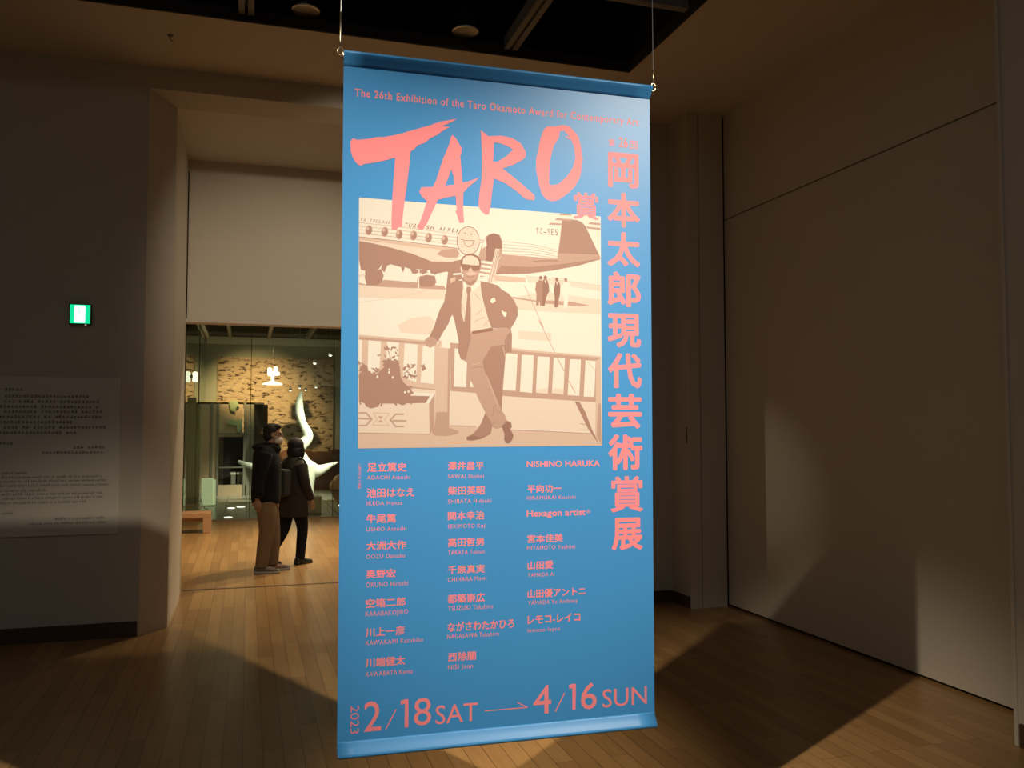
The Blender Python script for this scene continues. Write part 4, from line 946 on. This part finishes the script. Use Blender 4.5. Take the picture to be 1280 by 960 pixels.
# ------------------------------------------------------------------ people
def hand(bm, wrist, fwd, palm_n, side=1, s=1.0, curl=.5):
    """palm, four fingers and a thumb; fwd = direction of the fingers, palm_n = way the palm faces"""
    w, f, n_ = Vector(wrist), Vector(fwd).normalized(), Vector(palm_n).normalized(); x = f.cross(n_).normalized()*side
    rings = []
    for t_, hw_, th in ((0, .026, .020), (.03, .034, .019), (.06, .041, .017), (.088, .040, .014)):
        c = w+f*t_*s; rings.append([c+x*math.cos(k*PI/6)*hw_*s+n_*math.sin(k*PI/6)*th*s for k in range(12)])
    rings_mesh(bm, rings)
    for k, (ln, off) in enumerate(((.068, -.030), (.078, -.010), (.074, .010), (.058, .029))):
        p = w+f*.08*s+x*off*s; d = f.copy(); pts = [p]; rad = [.0095*s]
        for j in range(3):
            d = (d+n_*curl*.55).normalized(); p = p+d*ln*s/2.6; pts.append(p); rad.append((.0088-.0012*j)*s)
        tube(bm, pts, rad, 8)
    p = w+f*.025*s-x*.026*s; d = (f*.55-x*.75+n_*.35).normalized(); pts = [p]; rad = [.013*s]
    for j in range(2): p = p+d*.035*s; pts.append(p); rad.append(.0105*s-j*.001); d = (d+f*.6).normalized()
    tube(bm, pts, rad, 8)
def shoe(bm_up, bm_sole, ank, yaw=0, L_=.27, heel_lift=0):
    c, s_ = math.cos(yaw), math.sin(yaw); tilt = math.atan2(heel_lift, .18) if heel_lift else 0
    def tr(x, y, z):
        yy = y; zz = z
        if tilt and y < .12: zz = z+(0.12-y)*math.tan(tilt)*.9
        return Vector((ank[0]+x*c-yy*s_, ank[1]+x*s_+yy*c, zz))
    n = 16; rows = [(-.075, .030, .075), (-.06, .038, .10), (-.02, .041, .115), (.03, .043, .10), (.08, .047, .072), (.13, .050, .060), (.17, .044, .052), (.195, .026, .042)]
    k_ = L_/.27
    rings = [[tr(math.cos(2*PI*i/n)*w_, y*k_, .022+max(0, (math.sin(2*PI*i/n)+.55)/1.55)*(h_-.022)) for i in range(n)] for y, w_, h_ in rows]
    rings_mesh(bm_up, rings)
    rings = [[tr(math.cos(2*PI*i/n)*(w_+.004), y*k_, .0+(.028 if math.sin(2*PI*i/n) > 0 else 0)) for i in range(n)] for y, w_, h_ in rows]
    rings_mesh(bm_sole, rings)

def head(bm, c, s=1.0, tilt=0):
    ellipsoid(bm, (c[0], c[1]-.01*s, c[2]+.03*s), (.073*s, .092*s, .088*s)); ellipsoid(bm, (c[0], c[1]+.018*s, c[2]-.045*s), (.056*s, .072*s, .070*s))
    ellipsoid(bm, (c[0], c[1]+.095*s, c[2]-.012*s), (.012*s, .018*s, .022*s)); ellipsoid(bm, (c[0], c[1]+.075*s, c[2]-.095*s), (.028*s, .022*s, .018*s))
    ellipsoid(bm, (c[0], c[1]+.083*s, c[2]-.060*s), (.026*s, .012*s, .009*s)); ellipsoid(bm, (c[0], c[1]+.078*s, c[2]+.022*s), (.052*s, .014*s, .012*s))
    for q in (-1, 1): ellipsoid(bm, (c[0]+q*.074*s, c[1]-.005*s, c[2]-.005*s), (.010*s, .020*s, .032*s), Matrix.Rotation(R(12*q), 3, 'Z'))
    loft(bm, [(c[0], c[1]-.03*s, c[2]-.19*s, .062*s, .062*s), (c[0], c[1]-.018*s, c[2]-.12*s, .054*s, .058*s), (c[0], c[1]-.01*s, c[2]-.05*s, .052*s, .062*s)])
def eyes(c, s, parent):
    for q in (-1, 1):
        b_ = nb(); ellipsoid(b_, (c[0]+q*.032*s, c[1]+.080*s, c[2]+.002*s), (.012*s, .009*s, .008*s), u=12, v=8); obj('eye', b_, M['eye'], parent, True)

fw2 = Vector((FWD.x, FWD.y)).normalized(); rt2 = Vector((RIGHT.x, RIGHT.y))
def facing(deg):
    """heading measured from picture-right (0) towards away (90)"""
    d = rt2*math.cos(R(deg))+fw2*math.sin(R(deg)); return math.atan2(-d.x, d.y)

# ---- man in a black jacket
p = on_floor(331, 715)
man = tag(empty('person', (p.x, p.y, 0), facing(14)), 'standing man in a black jacket, khaki trousers and pale face mask, beyond the doorway', 'person')
man.scale = (.94, .94, .94)
hc = (0.0, .075, 1.605)
b = nb()
head(b, hc, 1.05)
loft(b, [(0, 0, .84, .15, .11), (0, -.005, .95, .165, .125), (0, 0, 1.08, .150, .115), (0, 0, 1.25, .17, .125), (0, -.005, 1.38, .185, .115), (0, 0, 1.44, .13, .085), (0, .02, 1.50, .065, .06)])
legsM = {1: [(.085, 0, .90), (.09, .015, .70), (.09, .02, .48), (.095, -.01, .28), (.095, -.035, .07)], -1: [(-.085, 0, .90), (-.09, .04, .70), (-.09, .075, .48), (-.09, .085, .28), (-.09, .075, .07)]}
for q in (1, -1): pts, rr = spine(legsM[q], [.088, .080, .060, .052, .040], 16); tube(b, pts, rr, 14)
for q in (1, -1):
    ank = legsM[q][-1]; tube(b, [(ank[0], ank[1]-.04, .045), (ank[0], ank[1]+.06, .045), (ank[0], ank[1]+.15, .035)], [.035, .036, .028], 10)
armsM = {1: [(.185, -.01, 1.39), (.225, -.045, 1.24), (.245, -.075, 1.10), (.245, -.08, .98), (.235, -.085, .865)], -1: [(-.185, .0, 1.39), (-.225, .0, 1.24), (-.235, .02, 1.10), (-.23, .07, .98), (-.20, .10, .86)]}
for q in (1, -1):
    pts, rr = spine(armsM[q], [.052, .048, .040, .034, .026], 16); tube(b, pts, rr, 12)
    a = Vector(armsM[q][-1]); hand(b, a, (-.1*q, .1, -1), (-q, .2, 0), q, 1.0, .55)
body = remeshed('body', b, M['skin'], man, .007, 3)
eyes(hc, 1.05, man)
b = nb()   # hair: cap over crown and nape
ellipsoid(b, (hc[0], hc[1]-.024, hc[2]+.052), (.087, .097, .085)); ellipsoid(b, (hc[0], hc[1]-.055, hc[2]-.01), (.080, .066, .075)); ellipsoid(b, (hc[0], hc[1]+.03, hc[2]+.095), (.066, .065, .036))
ellipsoid(b, (hc[0], hc[1]-.02, hc[2]+.015), (.085, .045, .045))
remeshed('hair', b, M['hair'], man, .009, 2)
b = nb(); ellipsoid(b, (hc[0], hc[1]+.050, hc[2]-.066), (.063, .064, .052)); remeshed('face_mask', b, M['mask'], man, .008, 2)
for q in (1, -1):
    b = nb(); tube(b, [(q*.030, hc[1]+.088, hc[2]-.048), (q*.06, hc[1]+.06, hc[2]-.035), (q*.083, hc[1]-.005, hc[2]-.012)], .003, 6); obj('mask_strap', b, M['mask'], man)
b = nb()   # jacket
loft(b, [(0, .0, .80, .19, .155), (0, .0, .84, .205, .170), (0, .0, .95, .205, .172), (0, .005, 1.10, .202, .168), (0, .005, 1.25, .210, .165), (0, -.005, 1.37, .205, .150), (0, -.005, 1.44, .155, .115), (0, .01, 1.49, .09, .085)])
for q in (1, -1): pts, rr = spine(armsM[q], [.090, .082, .072, .066, .058], 18); tube(b, pts[:-1], rr[:-1], 16)
ellipsoid(b, (0, -.05, 1.46), (.145, .105, .055)); ellipsoid(b, (0, .11, 1.44), (.095, .06, .05)); ellipsoid(b, (0, .04, 1.47), (.11, .10, .05))
remeshed('jacket', b, M['jacket'], man, .011, 4)
b = nb(); loft(b, [(0, -.06, 1.425, .13, .085), (0, -.075, 1.46, .145, .10), (0, -.06, 1.50, .11, .085), (0, -.05, 1.515, .07, .05)], 20); remeshed('hood', b, M['jacket'], man, .011, 3)
b = nb()   # trousers
loft(b, [(0, .0, .72, .16, .12), (0, 0, .80, .175, .14), (0, 0, .90, .17, .135)])
for q in (1, -1): pts, rr = spine(legsM[q], [.115, .112, .092, .082, .072], 18); tube(b, pts, rr, 16)
remeshed('trousers', b, M['khaki'], man, .011, 4)
for q in (1, -1):
    u_, s_ = nb(), nb(); a = legsM[q][-1]; shoe(u_, s_, (a[0]*1.05, a[1], 0), -q*.12, .29)
    so = obj('shoe', u_, M['shoe'], man, True); obj('sole', s_, M['sole'], so, True)

# ---- woman in a charcoal coat, walking away
p = on_floor(370, 705)
wom = tag(empty('person', (p.x, p.y, 0), facing(56)), 'walking woman with black hair, charcoal coat and dark backpack, right of the man', 'person')
wom.location.x -= .04
wom.scale = (.925, .925, .925)
hc = (.0, .05, 1.46)
b = nb()
head(b, hc, 1.0)
loft(b, [(0, 0, .76, .145, .10), (0, 0, .86, .155, .115), (0, 0, .98, .125, .10), (0, 0, 1.12, .145, .11), (0, 0, 1.24, .16, .10), (0, .0, 1.30, .11, .075), (0, .015, 1.36, .055, .055)])
legsW = {1: [(.075, 0, .82), (.08, .05, .62), (.08, .085, .44), (.08, .07, .26), (.08, .05, .065)], -1: [(-.075, 0, .82), (-.08, -.04, .62), (-.085, -.07, .44), (-.085, -.19, .27), (-.085, -.30, .13)]}
for q in (1, -1): pts, rr = spine(legsW[q], [.08, .072, .054, .046, .035], 16); tube(b, pts, rr, 14)
tube(b, [(.08, .0, .04), (.08, .10, .04), (.08, .18, .03)], [.032, .034, .026], 10); tube(b, [(-.085, -.34, .12), (-.085, -.26, .06), (-.085, -.20, .03)], [.030, .034, .026], 10)
armsW = {1: [(.155, -.01, 1.25), (.195, -.02, 1.12), (.21, .01, .99), (.20, .07, .89), (.185, .12, .80)], -1: [(-.155, 0, 1.25), (-.20, -.02, 1.12), (-.215, .0, .98), (-.205, .08, .89), (-.19, .16, .84)]}
for q in (1, -1):
    pts, rr = spine(armsW[q], [.045, .042, .035, .030, .023], 16); tube(b, pts, rr, 12)
    a = Vector(armsW[q][-1]); hand(b, a, (0, .5, -1), (-q, .2, 0), q, .92, .6)
remeshed('body', b, M['skin'], wom, .007, 3)
eyes(hc, 1.0, wom)
b = nb()   # bobbed hair
ellipsoid(b, (0, hc[1]-.022, hc[2]+.035), (.098, .108, .098)); ellipsoid(b, (0, hc[1]-.045, hc[2]-.05), (.100, .088, .085)); loft(b, [(0, hc[1]-.055, hc[2]-.135, .080, .055), (0, hc[1]-.048, hc[2]-.09, .095, .075), (0, hc[1]-.035, hc[2]-.01, .10, .092)])
for q in (1, -1): ellipsoid(b, (q*.078, hc[1]+.02, hc[2]-.055), (.022, .040, .085))
remeshed('hair', b, M['hair'], wom, .009, 3)
b = nb(); ellipsoid(b, (0, hc[1]+.046, hc[2]-.062), (.060, .060, .050)); remeshed('face_mask', b, M['mask'], wom, .008, 2)
b = nb()
loft(b, [(0, .0, .60, .205, .175), (0, .0, .64, .21, .178), (0, .0, .78, .20, .165), (0, 0, .95, .175, .145), (0, 0, 1.12, .178, .142), (0, 0, 1.23, .178, .128), (0, -.005, 1.30, .13, .098), (0, .01, 1.34, .075, .072)])
for q in (1, -1): pts, rr = spine(armsW[q], [.078, .072, .064, .056, .048], 18); tube(b, pts[:-1], rr[:-1], 16)
ellipsoid(b, (0, -.01, 1.32), (.105, .09, .035))
remeshed('coat', b, M['coat'], wom, .011, 4)
b = nb()
for q in (1, -1): pts, rr = spine(legsW[q], [.10, .090, .070, .064, .058], 18); tube(b, pts, rr, 16)
loft(b, [(0, 0, .66, .15, .11), (0, 0, .80, .155, .12), (0, 0, .85, .15, .115)])
remeshed('trousers', b, M['blackcloth'], wom, .011, 4)
b = nb(); box(b, -.13, .13, -.265, -.135, .86, 1.20, .03); remeshed('backpack', b, M['pack'], wom, .012, 6)
bk = [c for c in wom.children if c.name.startswith('backpack')][0]
b = nb(); box(b, -.10, .10, -.295, -.26, .88, 1.02, .012); obj('front_pocket', b, M['pack'], bk)
b = nb(); ellipsoid(b, (.03, -.298, 1.045), (.016, .006, .016), u=12, v=8); obj('badge', b, M['silver'], bk, True)
b = nb()
box(b, -.105, .105, -.299, -.294, .955, .967); obj('zip', b, M['silver'], bk)
for q in (1, -1):
    b = nb(); pts, rr = spine([(q*.09, -.14, 1.19), (q*.10, -.05, 1.325), (q*.10, .08, 1.30), (q*.105, .108, 1.17), (q*.14, .055, 1.0), (q*.15, -.10, .90)], [.018]*6, 24); tube(b, pts, rr, 8, .4); obj('strap', b, M['pack'], bk, True)
u_, s_ = nb(), nb(); shoe(u_, s_, (.082, .05, 0), -.05, .25); so = obj('shoe', u_, M['blackshoe'], wom, True); obj('sole', s_, M['blackshoe'], so, True)
u_, s_ = nb(), nb(); shoe(u_, s_, (-.086, -.30, 0), .05, .25, .09); so = obj('shoe', u_, M['blackshoe'], wom, True); obj('sole', s_, M['blackshoe'], so, True)
